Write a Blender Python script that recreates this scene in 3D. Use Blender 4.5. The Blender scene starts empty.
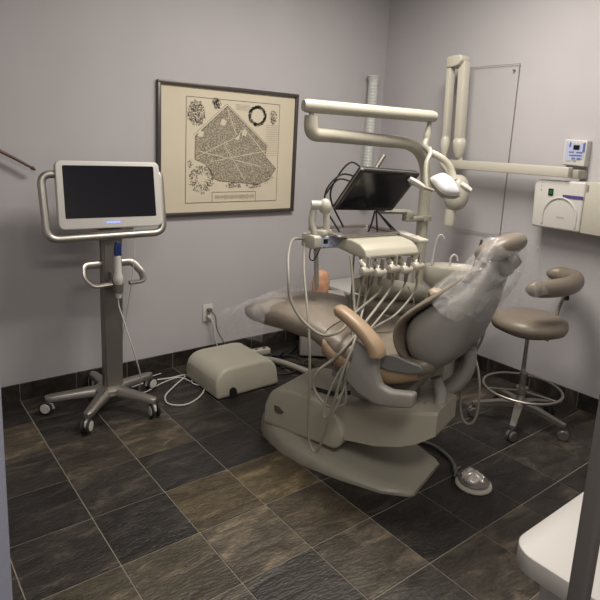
import bpy, bmesh, math, random
from mathutils import Vector, Matrix, noise
C = bpy.context.scene.collection
PI = math.pi
random.seed(4)

# ------------------------------------------------------------------ helpers
def V(*a): return Vector(a)

class MB:
    """collects shapes (authored in room coordinates) into one mesh"""
    def __init__(s): s.bm = bmesh.new()
    def box(s, c, size, rot=(0, 0, 0), bev=0.0, seg=2):
        t = bmesh.new(); bmesh.ops.create_cube(t, size=1)
        for v in t.verts: v.co = Vector((v.co.x*size[0], v.co.y*size[1], v.co.z*size[2]))
        if bev > 0: bmesh.ops.bevel(t, geom=t.edges[:], offset=bev, segments=seg, affect='EDGES', profile=.5)
        M = Matrix.Translation(c) @ (Matrix.Rotation(rot[2], 4, 'Z') @ Matrix.Rotation(rot[1], 4, 'Y') @ Matrix.Rotation(rot[0], 4, 'X'))
        s._merge(t, M); return s
    def _merge(s, t, M=None):
        mp = {}
        for v in t.verts: mp[v] = s.bm.verts.new(M @ v.co if M else v.co)
        for f in t.faces:
            try: s.bm.faces.new([mp[v] for v in f.verts])
            except ValueError: pass
        t.free()
    def rings(s, rings, cap=True, close=False):
        R = [[s.bm.verts.new(p) for p in r] for r in rings]; n = len(R[0])
        m = len(R)
        for i in range(m if close else m-1):
            a, b = R[i], R[(i+1) % m]
            for k in range(n): s.bm.faces.new((a[k], a[(k+1) % n], b[(k+1) % n], b[k]))
        if cap and not close:
            s.bm.faces.new(R[0][::-1]); s.bm.faces.new(R[-1])
        return s
    def tube(s, pts, r, n=10, res=6, flat=1.0, close=False, up=None):
        P = smooth_path(pts, res, close) if res > 1 else [Vector(p) for p in pts]
        m = len(P); rr = r if isinstance(r, (list, tuple)) else None
        rings = []; ref = up
        prev = None
        for i, p in enumerate(P):
            if close: t = (P[(i+1) % m]-P[i-1]).normalized()
            else: t = (P[min(i+1, m-1)]-P[max(i-1, 0)]).normalized()
            if prev is None:
                a = Vector(up) if up else (Vector((0, 0, 1)) if abs(t.z) < .9 else Vector((1, 0, 0)))
                x = t.cross(a).normalized()
            else:
                x = (prev - t*prev.dot(t)).normalized() if not up else t.cross(Vector(up)).normalized()
            prev = x; y = t.cross(x).normalized()
            if rr:
                f = i/(m-1)*(len(rr)-1); j = min(int(f), len(rr)-2); q = rr[j]+(rr[j+1]-rr[j])*(f-j)
            else: q = r
            rings.append([p + x*math.cos(2*PI*k/n)*q + y*math.sin(2*PI*k/n)*q*flat for k in range(n)])
        return s.rings(rings, close=close)
    def lathe(s, prof, c=(0, 0, 0), axis=(0, 0, 1), n=24, sx=1.0, sy=1.0):
        q = Vector((0, 0, 1)).rotation_difference(Vector(axis).normalized()).to_matrix()
        rings = [[Vector(c) + q @ Vector((max(r, 1e-4)*math.cos(2*PI*k/n)*sx, max(r, 1e-4)*math.sin(2*PI*k/n)*sy, z)) for k in range(n)] for r, z in prof]
        return s.rings(rings)
    def extrude(s, poly, f, d0, d1, bev=0.0, seg=2):
        """poly of 2-D points, f(a, b, d) -> room point"""
        t = bmesh.new()
        a = [t.verts.new((p[0], p[1], d0)) for p in poly]; b = [t.verts.new((p[0], p[1], d1)) for p in poly]
        n = len(poly)
        t.faces.new(a[::-1]); t.faces.new(b)
        for k in range(n): t.faces.new((a[k], a[(k+1) % n], b[(k+1) % n], b[k]))
        bmesh.ops.recalc_face_normals(t, faces=t.faces[:])
        if bev > 0: bmesh.ops.bevel(t, geom=t.edges[:], offset=bev, segments=seg, affect='EDGES', profile=.5)
        for v in t.verts: v.co = f(*v.co)
        s._merge(t); return s
    def ball(s, c, r, sc=(1, 1, 1), rot=None, seg=20, e=1.0):
        t = bmesh.new(); bmesh.ops.create_uvsphere(t, u_segments=seg, v_segments=seg//2+2, radius=1)
        for v in t.verts:
            p = v.co
            if e != 1.0: p = Vector([math.copysign(abs(q)**e, q) for q in p])
            v.co = Vector((p.x*sc[0]*r, p.y*sc[1]*r, p.z*sc[2]*r))
        M = Matrix.Translation(c)
        if rot: M = M @ rot.to_4x4()
        s._merge(t, M); return s
    def build(s, name, m, parent=None, smooth=40, sub=0):
        W = Matrix()
        p = parent
        chain = []
        while p: chain.append(p.matrix_basis); p = p.parent
        for b in reversed(chain): W = W @ b
        inv = W.inverted()
        bmesh.ops.remove_doubles(s.bm, verts=s.bm.verts[:], dist=1e-6)
        for v in s.bm.verts: v.co = inv @ v.co
        bmesh.ops.recalc_face_normals(s.bm, faces=s.bm.faces[:])
        me = bpy.data.meshes.new(name); s.bm.to_mesh(me); s.bm.free()
        o = bpy.data.objects.new(name, me); C.objects.link(o); o.parent = parent
        if isinstance(m, list):
            for q in m: me.materials.append(q)
        else: me.materials.append(m)
        for f in me.polygons: f.use_smooth = True
        try: me.set_sharp_from_angle(angle=math.radians(smooth))
        except Exception: pass
        if sub:
            md = o.modifiers.new('sub', 'SUBSURF'); md.levels = sub; md.render_levels = sub
        return o

def smooth_path(pts, res, close=False):
    P = [Vector(p) for p in pts]
    if len(P) == 2 and not close: return P
    n = len(P); out = []
    for i in range(n if close else n-1):
        if close: p0, p1, p2, p3 = P[i-1], P[i], P[(i+1) % n], P[(i+2) % n]
        else: p0, p1, p2, p3 = P[max(i-1, 0)], P[i], P[i+1], P[min(i+2, n-1)]
        for k in range(res):
            t = k/res
            out.append(.5*((2*p1)+(p2-p0)*t+(2*p0-5*p1+4*p2-p3)*t*t+(3*p1-p0-3*p2+p3)*t**3))
    if not close: out.append(P[-1])
    return out

def fillet(pts, r, n=5, close=False):
    """round the corners of a polyline"""
    P = [Vector(p) for p in pts]; out = []
    m = len(P)
    for i, p in enumerate(P):
        if not close and i in (0, m-1): out.append(p); continue
        a = P[i-1]-p; b = P[(i+1) % m]-p
        q = min(r, a.length*.49, b.length*.49)
        A = p+a.normalized()*q; B = p+b.normalized()*q
        for k in range(n+1):
            t = k/n; out.append(A*(1-t)**2+p*2*t*(1-t)+B*t*t)
    return out

def thing(name, label, cat, loc=(0, 0, 0), group=None, rz=0):
    o = bpy.data.objects.new(name, None); C.objects.link(o); o.location = loc; o.rotation_euler = (0, 0, rz)
    o.empty_display_size = .1
    o.matrix_basis = Matrix.Translation(loc) @ Matrix.Rotation(rz, 4, 'Z')
    o['label'] = label; o['category'] = cat
    if group: o['group'] = group
    return o
def tag(o, label, cat, group=None):
    o['label'] = label; o['category'] = cat
    if group: o['group'] = group
    return o
def struct(o): o['kind'] = 'structure'; return o

# ------------------------------------------------------------------ materials
def mat(name, col, rough=.5, metal=0.0, var=0.0, scale=8, bump=0.0, emit=None, es=1.0, spec=.5, alpha=1.0, trans=0.0):
    m = bpy.data.materials.new(name); m.use_nodes = True
    nt = m.node_tree; b = nt.nodes['Principled BSDF']
    b.inputs['Base Color'].default_value = (*col, 1); b.inputs['Roughness'].default_value = rough
    b.inputs['Metallic'].default_value = metal; b.inputs['Specular IOR Level'].default_value = spec
    b.inputs['Alpha'].default_value = alpha; b.inputs['Transmission Weight'].default_value = trans
    if emit: b.inputs['Emission Color'].default_value = (*emit, 1); b.inputs['Emission Strength'].default_value = es
    if var or bump:
        tc = nt.nodes.new('ShaderNodeTexCoord'); nz = nt.nodes.new('ShaderNodeTexNoise')
        nz.inputs['Scale'].default_value = scale; nz.inputs['Detail'].default_value = 5
        nt.links.new(tc.outputs['Object'], nz.inputs['Vector'])
        if var:
            cr = nt.nodes.new('ShaderNodeValToRGB')
            cr.color_ramp.elements[0].position = .3; cr.color_ramp.elements[1].position = .7
            cr.color_ramp.elements[0].color = (*[c*(1-var) for c in col], 1)
            cr.color_ramp.elements[1].color = (*[min(1, c*(1+var)) for c in col], 1)
            nt.links.new(nz.outputs['Fac'], cr.inputs['Fac']); nt.links.new(cr.outputs['Color'], b.inputs['Base Color'])
        if bump:
            bp = nt.nodes.new('ShaderNodeBump'); bp.inputs['Strength'].default_value = bump; bp.inputs['Distance'].default_value = .01
            nt.links.new(nz.outputs['Fac'], bp.inputs['Height']); nt.links.new(bp.outputs['Normal'], b.inputs['Normal'])
    return m

def film(name, col=(.9, .9, .92), opac=.3, rough=.15, scale=18, bump=.9):
    """clear crinkled plastic film"""
    m = bpy.data.materials.new(name); m.use_nodes = True; nt = m.node_tree; nt.nodes.clear()
    out = nt.nodes.new('ShaderNodeOutputMaterial'); mix = nt.nodes.new('ShaderNodeMixShader')
    tr = nt.nodes.new('ShaderNodeBsdfTransparent'); pr = nt.nodes.new('ShaderNodeBsdfPrincipled')
    pr.inputs['Base Color'].default_value = (*col, 1); pr.inputs['Roughness'].default_value = rough
    pr.inputs['Specular IOR Level'].default_value = .8
    tc = nt.nodes.new('ShaderNodeTexCoord'); nz = nt.nodes.new('ShaderNodeTexNoise')
    nz.inputs['Scale'].default_value = scale; nz.inputs['Detail'].default_value = 4; nz.inputs['Distortion'].default_value = .8
    nt.links.new(tc.outputs['Object'], nz.inputs['Vector'])
    bp = nt.nodes.new('ShaderNodeBump'); bp.inputs['Strength'].default_value = bump; bp.inputs['Distance'].default_value = .02
    nt.links.new(nz.outputs['Fac'], bp.inputs['Height']); nt.links.new(bp.outputs['Normal'], pr.inputs['Normal'])
    mr = nt.nodes.new('ShaderNodeMapRange'); mr.inputs['From Min'].default_value = .3; mr.inputs['From Max'].default_value = .7
    mr.inputs['To Min'].default_value = opac*.35; mr.inputs['To Max'].default_value = opac*1.75
    nt.links.new(nz.outputs['Fac'], mr.inputs['Value']); nt.links.new(mr.outputs['Result'], mix.inputs['Fac'])
    nt.links.new(tr.outputs[0], mix.inputs[1]); nt.links.new(pr.outputs[0], mix.inputs[2]); nt.links.new(mix.outputs[0], out.inputs['Surface'])
    return m

M = dict(
    wall=mat('wall_paint', (.455, .440, .455), .75, var=.03, scale=2.5, bump=.04, spec=.25),
    ceil=mat('ceiling_paint', (.55, .54, .53), .9),
    cream=mat('cream_plastic', (.44, .42, .345), .38, var=.03),
    cream_dark=mat('greige_plastic', (.33, .315, .265), .42, var=.03),
    cream_light=mat('pale_cream_plastic', (.50, .48, .41), .35),
    white=mat('white_plastic', (.56, .55, .52), .35),
    white_lam=mat('white_laminate', (.42, .405, .385), .45),
    grey_shell=mat('grey_shell_plastic', (.27, .262, .245), .4),
    grey_plastic=mat('grey_plastic', (.31, .30, .275), .4),
    tan=mat('tan_vinyl', (.37, .265, .17), .42, var=.05, scale=14, bump=.05),
    taupe=mat('taupe_vinyl', (.20, .168, .132), .4, var=.06, scale=14, bump=.06),
    link=mat('dark_grey_link_plastic', (.17, .165, .155), .45),
    crinkle=mat('crinkled_taupe_cover', (.235, .20, .16), .42, var=.08, scale=18, bump=.5),
    steel=mat('satin_steel', (.42, .40, .37), .42, 1.0),
    dsteel=mat('dark_satin_metal', (.27, .25, .235), .42, .75),
    chrome=mat('chrome', (.65, .64, .62), .18, 1.0),
    black=mat('black_plastic', (.012, .012, .013), .4),
    rubber=mat('black_rubber', (.02, .02, .02), .7),
    screen=mat('dark_screen', (.008, .008, .012), .16),
    hose=mat('grey_hose', (.27, .255, .215), .5),
    hose_dark=mat('dark_grey_hose', (.12, .115, .105), .5),
    blue=mat('dark_blue_plastic', (.02, .045, .16), .35),
    bluelight=mat('blue_lit_logo', (.1, .12, .5), .5, emit=(.12, .16, 1), es=3),
    purple=mat('purple_panel', (.09, .065, .22), .4),
    wood=mat('brown_wood', (.10, .045, .022), .45, var=.2, scale=20),
    grout=mat('grout', (.24, .215, .18), .85),
    basetile=None,
    paper=mat('aged_paper', (.60, .54, .42), .7, var=.04, scale=3),
    ink=mat('printed_ink', (.10, .085, .07), .8),
    inkmid=mat('printed_halftone', (.26, .225, .17), .8, var=.5, scale=90),
    frame=mat('pewter_frame', (.09, .08, .075), .35, .5),
    salt=mat('peach_salt_rock', (.60, .33, .20), .55, var=.25, scale=22, bump=.5),
    foil=mat('crinkled_foil', (.78, .76, .72), .22, .55, bump=1.0, scale=45),
    lamp=mat('lamp_glass', (.62, .63, .66), .2),
    film=film('clear_plastic_film', (.88, .86, .86), .23, .05, 14, 1.0),
    film_thin=film('thin_clear_plastic_film', (.84, .83, .83), .17, .08, 11),
    cup=mat('milky_plastic', (.66, .69, .67), .25, alpha=.8),
    bronze=mat('dark_door_frame', (.15, .14, .135), .32, .6),
    bluegrey=mat('blue_grey_frame', (.22, .23, .29), .5),
    glass=film('clear_acrylic', (.55, .56, .56), .05, .1, 1, 0),
    doorglass=film('door_glass', (.5, .5, .5), .05, .05, 1, 0),
    lightblue=mat('pale_blue_keypad', (.42, .45, .58), .45),
    keyblue=mat('blue_keypad', (.10, .14, .38), .45),
    keywhite=mat('white_key', (.62, .62, .66), .45),
    green=mat('green_switch', (.01, .09, .03), .3, emit=(.0, .25, .06), es=.12),
    traysteel=mat('mauve_steel_tray', (.34, .29, .30), .22, .85),
    leafwhite=mat('white_cable', (.55, .54, .52), .45),
)

def slate(name, attr=True, base=(.03, .028, .026)):
    m = bpy.data.materials.new(name); m.use_nodes = True; nt = m.node_tree; N = nt.nodes; L = nt.links
    b = N['Principled BSDF']; tc = N.new('ShaderNodeTexCoord')
    at = N.new('ShaderNodeAttribute'); at.attribute_name = 'tile'
    mp = N.new('ShaderNodeMapping'); L.new(tc.outputs['Object'], mp.inputs['Vector'])
    # shift the pattern by tile so that the stone figure breaks at each grout line
    av = N.new('ShaderNodeVectorMath'); av.operation = 'MULTIPLY_ADD'
    L.new(at.outputs['Color'], av.inputs[0]); av.inputs[1].default_value = (313, 217, 171); L.new(mp.outputs['Vector'], av.inputs[2])
    n1 = N.new('ShaderNodeTexNoise'); n1.inputs['Scale'].default_value = 5; n1.inputs['Detail'].default_value = 9; n1.inputs['Distortion'].default_value = .9
    st = N.new('ShaderNodeMapping'); st.inputs['Scale'].default_value = (1.0, 2.6, 1); st.inputs['Rotation'].default_value = (0, 0, .5)
    L.new(av.outputs[0], st.inputs['Vector']); L.new(st.outputs[0], n1.inputs['Vector'])
    n2 = N.new('ShaderNodeTexNoise'); n2.inputs['Scale'].default_value = 45; n2.inputs['Detail'].default_value = 6
    L.new(st.outputs[0], n2.inputs['Vector'])
    cr = N.new('ShaderNodeValToRGB'); E = cr.color_ramp.elements
    E[0].position = .34; E[0].color = (.5, .48, .47, 1); E[1].position = .70; E[1].color = (2.3, 2.2, 2.1, 1)
    e = cr.color_ramp.elements.new(.55); e.color = (1, 1, 1, 1)
    L.new(n1.outputs['Fac'], cr.inputs['Fac'])
    mx = N.new('ShaderNodeMix'); mx.data_type = 'RGBA'; mx.blend_type = 'MULTIPLY'; mx.inputs[0].default_value = 1
    if attr: L.new(at.outputs['Color'], mx.inputs[6])
    else: mx.inputs[6].default_value = (*base, 1)
    L.new(cr.outputs['Color'], mx.inputs[7])
    cr2 = N.new('ShaderNodeValToRGB'); cr2.color_ramp.elements[0].position = .35; cr2.color_ramp.elements[0].color = (.75, .75, .75, 1)
    cr2.color_ramp.elements[1].position = .65; cr2.color_ramp.elements[1].color = (1.25, 1.25, 1.25, 1)
    L.new(n2.outputs['Fac'], cr2.inputs['Fac'])
    m2 = N.new('ShaderNodeMix'); m2.data_type = 'RGBA'; m2.blend_type = 'MULTIPLY'; m2.inputs[0].default_value = 1
    L.new(mx.outputs[2], m2.inputs[6]); L.new(cr2.outputs['Color'], m2.inputs[7]); L.new(m2.outputs[2], b.inputs['Base Color'])
    b.inputs['Roughness'].default_value = .42; b.inputs['Specular IOR Level'].default_value = .45
    ad = N.new('ShaderNodeMath'); ad.operation = 'MULTIPLY_ADD'; ad.inputs[1].default_value = 2.2
    L.new(n1.outputs['Fac'], ad.inputs[0]); L.new(n2.outputs['Fac'], ad.inputs[2])
    bp = N.new('ShaderNodeBump'); bp.inputs['Strength'].default_value = .55; bp.inputs['Distance'].default_value = .008
    L.new(ad.outputs[0], bp.inputs['Height']); L.new(bp.outputs['Normal'], b.inputs['Normal'])
    return m
M['slate'] = slate('slate_tiles')
M['basetile'] = slate('slate_skirting', False, (.032, .028, .024))

# ------------------------------------------------------------------ the room
U = .3048
XW, YW, H = 2.683, -.019, 2.75
X0, Y0 = -1.3, -4.3
def wallbox(name, lo, hi, m):
    b = MB(); b.box([(a+c)/2 for a, c in zip(lo, hi)], [abs(c-a) for a, c in zip(lo, hi)])
    return struct(b.build(name, m))
wallbox('wall_left', (X0, YW, 0), (XW+.1, YW+.1, H), M['wall'])
wallbox('wall_right', (XW, Y0, 0), (XW+.1, YW, H), M['wall'])
wallbox('wall_west', (X0-.1, Y0, 0), (X0, YW+.1, H), M['wall'])
wallbox('wall_front', (X0-.1, Y0-.1, 0), (XW+.1, Y0, H), M['wall'])
wallbox('ceiling', (X0-.1, Y0-.1, H), (XW+.1, YW+.1, H+.1), M['ceil'])

# slate floor: one mesh, every tile a quad with its own stone tone, grout below
T = {  # (column from the outlet wall line, row) -> stone tone
    (-1, 0): 'k', (-1, 1): 'o', (-1, 2): 'd', (-1, 3): 'k', (-1, 4): 'd', (-1, 5): 'o', (-1, 6): 'o',
    (0, 0): 'd', (0, 1): 'k', (0, 2): 'm', (0, 3): 'd', (0, 4): 'k', (0, 5): 'o', (0, 6): 'm',
    (1, 0): 'k', (1, 1): 'd', (1, 2): 'o', (1, 3): 'k', (1, 4): 'g', (1, 5): 'l', (1, 6): 'd',
    (2, 0): 'k', (2, 1): 'd', (2, 2): 'd', (2, 3): 'k', (2, 4): 'g', (2, 5): 'o', (2, 6): 'm', (2, 7): 'd',
    (3, 2): 'k', (3, 3): 'k', (3, 4): 'd', (3, 5): 'k', (3, 6): 'k', (3, 7): 'm', (3, 8): 'm',
    (4, 4): 'k', (4, 5): 'k', (4, 6): 'k', (4, 7): 'm', (4, 8): 'd',
    (5, 5): 'k', (5, 6): 'k', (5, 7): 'd', (6, 6): 'd', (6, 5): 'k', (6, 7): 'k', (7, 5): 'd', (7, 6): 'd', (5, 4): 'd', (6, 4): 'k'}
tone = dict(k=(.021, .0185, .0165), d=(.036, .031, .026), m=(.056, .047, .036), o=(.070, .058, .039), g=(.100, .077, .044), l=(.098, .081, .056))
bm = bmesh.new(); lay = bm.loops.layers.float_color.new('tile')
g = .0055
for i in range(-5, 10):
    for j in range(-1, 15):
        x0, x1 = i*U, (i+1)*U; y1, y0 = -j*U, -(j+1)*U
        x0, x1 = max(x0, X0), min(x1, XW+.0); y0, y1 = max(y0, Y0), min(y1, YW)
        if x1-x0 < .02 or y1-y0 < .02: continue
        k = T.get((i, j), random.choice('kkddm')); r = random.Random(i*31+j*7)
        kf = r.uniform(.9, 1.12); c = [q*kf*r.uniform(.985, 1.015) for q in tone[k]]
        ga = g*.5
        vs = [bm.verts.new(p) for p in ((x0+ga, y0+ga, 0), (x1-ga, y0+ga, 0), (x1-ga, y1-ga, 0), (x0+ga, y1-ga, 0))]
        lo = [bm.verts.new(v.co-Vector((0, 0, .006))) for v in vs]
        fs = [bm.faces.new(vs)] + [bm.faces.new((lo[q], lo[(q+1) % 4], vs[(q+1) % 4], vs[q])) for q in range(4)]
        for f in fs:
            for l_ in f.loops: l_[lay] = (*c, 1)
me = bpy.data.meshes.new('floor'); 
vs = [bm.verts.new(p) for p in ((X0, Y0, -.0025), (XW, Y0, -.0025), (XW, YW, -.0025), (X0, YW, -.0025))]
f = bm.faces.new(vs); f.material_index = 1
bm.to_mesh(me); bm.free(); me.materials.append(M['slate']); me.materials.append(M['grout'])
fl = bpy.data.objects.new('floor', me); C.objects.link(fl); struct(fl)

BH = .098
def skirting(name, x0, x1, along):
    b = MB(); k0 = x0
    m = 0
    while k0 < x1-.01:
        k1 = min(k0+U, x1); c = (k0+k1)/2; w = k1-k0-.004
        if along == 'x': b.box((c, YW-.005, BH/2), (w, .01, BH), bev=.0015, seg=1)
        else: b.box((XW-.005, c, BH/2), (.01, w, BH), bev=.0015, seg=1)
        k0 = k1
    if along == 'x': g_ = MB().box(((x0+x1)/2, YW-.003, BH/2-.002), (x1-x0, .006, BH-.006))
    else: g_ = MB().box((XW-.003, (x0+x1)/2, BH/2-.002), (.006, x1-x0, BH-.006))
    o = struct(b.build(name, M['basetile']))
    g_.build('skirting_grout', M['grout'], o)
skirting('baseboard_left', -4*U, XW-.01, 'x')
skirting('baseboard_right', -14*U+.03, YW-.012, 'y')

# door frames the photographer looks past
b = MB()
b.extrude([(-.011, -.002), (-.008, -.005), (.001, -.005), (.002, -.002), (.009, -.001), (.009, .003), (-.011, .003)],
          lambda a, c, d: Vector((-.146+a*.80-c*.6, -3.040-a*.6-c*.8*-1, d)), 0, 2.1, .0015, 1)
st = struct(b.build('trim_1', M['bronze']))
b = MB().box((-.60, -2.74, 1.05), (.09, .05, 2.1), bev=.004)
struct(b.build('trim_2', M['bluegrey']))

# ceiling light above the chair, plus an added fill panel behind the camera
def fitting(x, y, label):
    t = thing('ceiling_light', label, 'ceiling light', (x, y, H))
    MB().box((x, y, H-.015), (1.24, .64, .03), bev=.004).build('frame', M['white'], t)
    MB().box((x, y, H-.032), (1.18, .58, .006)).build('diffuser', mat('diffuser', (.8, .8, .8), .5, emit=(1, .94, .86), es=1.5), t)
    ld = bpy.data.lights.new('panel', 'AREA'); ld.shape = 'RECTANGLE'; ld.size = 1.15; ld.size_y = .55
    ld.color = (1, .93, .84)
    lo = bpy.data.objects.new('panel_light', ld); C.objects.link(lo); lo.parent = t; lo.location = (0, 0, -.045)
    return ld
L1 = fitting(1.35, -1.55, 'white recessed panel light above the treatment chair'); L1.energy = 50
L_fill = fitting(-.3, -3.4, 'unseen white panel light added behind the camera as frontal fill'); L_fill.energy = 30  # added fill, brightens the surfaces facing the camera

# ------------------------------------------------------------------ framed map on the left wall
PM = dict(x0=.80, x1=1.835, z0=.99, z1=1.795)
def wl(x, z, d=0): return Vector((x, YW-d, z))
t = thing('framed_map', 'large antique city map print in a dark metal frame on the left wall', 'picture', (1.32, YW, .99))
x0, x1, z0, z1 = PM['x0'], PM['x1'], PM['z0'], PM['z1']
b = MB(); fw = .022
b.box(((x0+x1)/2, YW-.015, z1-fw/2), (x1-x0, .03, fw), bev=.004); b.box(((x0+x1)/2, YW-.015, z0+fw/2), (x1-x0, .03, fw), bev=.004)
b.box((x0+fw/2, YW-.015, (z0+z1)/2), (fw, .03, z1-z0-.02), bev=.004); b.box((x1-fw/2, YW-.015, (z0+z1)/2), (fw, .03, z1-z0-.02), bev=.004)
b.build('frame', M['frame'], t)
MB().box(((x0+x1)/2, YW-.008, (z0+z1)/2), (x1-x0-.03, .008, z1-z0-.03)).build('mat_board', M['paper'], t)
px0, px1, pz0, pz1 = .99, 1.685, 1.07, 1.715
W_, H_ = px1-px0, pz1-pz0
D0 = .0125
def pm(a, c): return (px0+a*W_, pz0+c*H_)
pp = MB().box(((px0+px1)/2, YW-D0, (pz0+pz1)/2), (W_, .001, H_)).build('print', M['paper'], t)
def city_mat():
    m = bpy.data.materials.new('engraved_city'); m.use_nodes = True; nt = m.node_tree; N = nt.nodes; L = nt.links; b = N['Principled BSDF']
    tc = N.new('ShaderNodeTexCoord'); mp = N.new('ShaderNodeMapping'); mp.inputs['Rotation'].default_value = (0, .55, 0)
    mp.inputs['Scale'].default_value = (1, 1, 1.8); L.new(tc.outputs['Object'], mp.inputs['Vector'])
    vo = N.new('ShaderNodeTexVoronoi'); vo.feature = 'DISTANCE_TO_EDGE'; vo.inputs['Scale'].default_value = 58; vo.distance = 'EUCLIDEAN'
    L.new(mp.outputs[0], vo.inputs['Vector'])
    nz = N.new('ShaderNodeTexNoise'); nz.inputs['Scale'].default_value = 130; nz.inputs['Detail'].default_value = 3; L.new(tc.outputs['Object'], nz.inputs['Vector'])
    c1 = N.new('ShaderNodeValToRGB'); c1.color_ramp.elements[0].position = .03; c1.color_ramp.elements[0].color = (.45, .40, .30, 1)
    c1.color_ramp.elements[1].position = .09; c1.color_ramp.elements[1].color = (.25, .22, .165, 1); L.new(vo.outputs['Distance'], c1.inputs['Fac'])
    c2 = N.new('ShaderNodeValToRGB'); c2.color_ramp.elements[0].position = .4; c2.color_ramp.elements[0].color = (.55, .55, .55, 1)
    c2.color_ramp.elements[1].position = .6; c2.color_ramp.elements[1].color = (1.3, 1.3, 1.3, 1); L.new(nz.outputs['Fac'], c2.inputs['Fac'])
    mx = N.new('ShaderNodeMix'); mx.data_type = 'RGBA'; mx.blend_type = 'MULTIPLY'; mx.inputs[0].default_value = 1
    L.new(c1.outputs[0], mx.inputs[6]); L.new(c2.outputs[0], mx.inputs[7]); L.new(mx.outputs[2], b.inputs['Base Color']); b.inputs['Roughness'].default_value = .8
    return m
def flat(name, poly, m, d):
    b = MB(); vs = [b.bm.verts.new(wl(*pm(*p), d)) for p in poly]; b.bm.faces.new(vs); return b.build(name, m, pp)
city = [(.09, .64), (.41, .94), (.86, .57), (.85, .46), (.98, .34), (.90, .22), (.76, .17), (.60, .19), (.35, .21), (.27, .24), (.25, .30), (.19, .38), (.09, .42)]
flat('city_plan', city, city_mat(), D0+.0012)
b = MB()
def stroke(pts, w, d=D0+.0018):
    for i in range(len(pts)-1):
        a = Vector(pm(*pts[i])); c = Vector(pm(*pts[i+1])); n_ = (c-a); n_ = Vector((-n_.y, n_.x)).normalized()*w/2
        b.bm.faces.new([b.bm.verts.new(wl(q.x, q.y, d)) for q in (a-n_, c-n_, c+n_, a+n_)])
stroke([(.0, .0), (1, 0), (1, 1), (0, 1), (0, 0)], .003)
stroke(city+[city[0]], .0035); stroke([(p[0]*1.0+(p[0]-.5)*.05, p[1]+(p[1]-.5)*.05) for p in city[:3]], .0018)
stroke([(.27, .0), (.27, .1), (.75, .1), (.75, .0)], .003)
for k in range(20): stroke([(.74-.0+.09, .64), (.84, .64)], .001)
rr = random.Random(3)
for k in range(44):
    a = .30+.01*k; h_ = rr.uniform(.02, .05); stroke([(a, .05-h_/2), (a+.004, .05+h_/2)], .0022)
# winged ornament top left, second ornament, wreath, compass rose bottom left, trees along the lower edge
for cx, cy, rx, ry, n in ((.10, .85, .085, .12, 330), (.30, .95, .04, .05, 120), (.93, .86, .035, .07, 90), (.16, .23, .12, .13, 300), (.04, .37, .03, .04, 20), (.5, .16, .09, .03, 70), (.72, .16, .09, .03, 60), (.88, .24, .07, .06, 40)):
    for k in range(n):
        an = rr.uniform(0, 2*PI); q = math.sqrt(rr.random())
        if (cx, cy) == (.16, .23) and q < .28: continue
        x, y = cx+rx*q*math.cos(an), cy+ry*q*math.sin(an); l_ = rr.uniform(.006, .022); a2 = rr.uniform(0, PI)
        if cx == .16: a2 = an
        stroke([(x, y), (x+l_*math.cos(a2), y+l_*math.sin(a2))], .0028)
for k in range(260):
    an = rr.uniform(0, 2*PI); q = rr.uniform(.068, .095); stroke([(.745+q*math.cos(an), .87+q*math.sin(an)), (.745+(q+.012)*math.cos(an+.3), .87+(q+.012)*math.sin(an+.3))], .0030)
for k in range(15): stroke([(.845, .78-.022*k), (.985, .785-.022*k)], .0011)
for k in range(5): stroke([(.50, .965-.012*k), (.66, .965-.012*k)], .0009)
b.build('engraved_lines', M['ink'], pp)
b = MB()
for pts in ([(.10, .44), (.5, .64), (.62, .75)], [(.12, .50), (.80, .36)], [(.25, .40), (.85, .52)], [(.42, .90), (.52, .66)], [(.6, .74), (.95, .38)], [(.38, .58), (.62, .22)]):
    stroke(pts, .0045, D0+.0022)
for x, y in ((.37, .78), (.14, .66), (.52, .65), (.60, .69)):
    b.bm.faces.new([b.bm.verts.new(wl(*pm(x+a, y+c), D0+.0022)) for a, c in ((-.03, -.02), (.02, -.03), (.035, .02), (-.01, .04))])
b.build('street_lines', M['paper'], pp)

# ------------------------------------------------------------------ wall outlet and cords
t = thing('wall_outlet', 'white duplex outlet plate low on the wall', 'outlet', (1.168, YW, .33))
MB().box((1.168, YW-.004, .33), (.074, .008, .118), bev=.003).build('cover_plate', M['white'], t)
for z in (.352, .308): MB().box((1.168, YW-.009, z), (.034, .004, .028), bev=.004).build('socket', M['cream_light'], t)
b = MB().box((1.172, YW-.022, .352), (.03, .03, .022), bev=.004); b.tube([(1.172, YW-.035, .35), (1.20, -.07, .31), (1.215, -.07, .22), (1.27, -.07, .12), (1.32, -.09, .03), (1.36, -.13, .012), (1.44, -.16, .012)], .004)
tag(b.build('extension_cord', M['hose_dark']), 'dark power cord from the upper outlet socket down behind the floor box', 'cord')
b = MB().box((1.170, YW-.022, .308), (.03, .03, .022), bev=.004); b.tube([(1.172, YW-.035, .306), (1.19, -.07, .25), (1.20, -.07, .16), (1.23, -.07, .08), (1.27, -.09, .012), (1.25, -.14, .012)], .0045)
tag(b.build('extension_cord', M['leafwhite']), 'white power cord from the lower outlet socket', 'cord')

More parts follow.
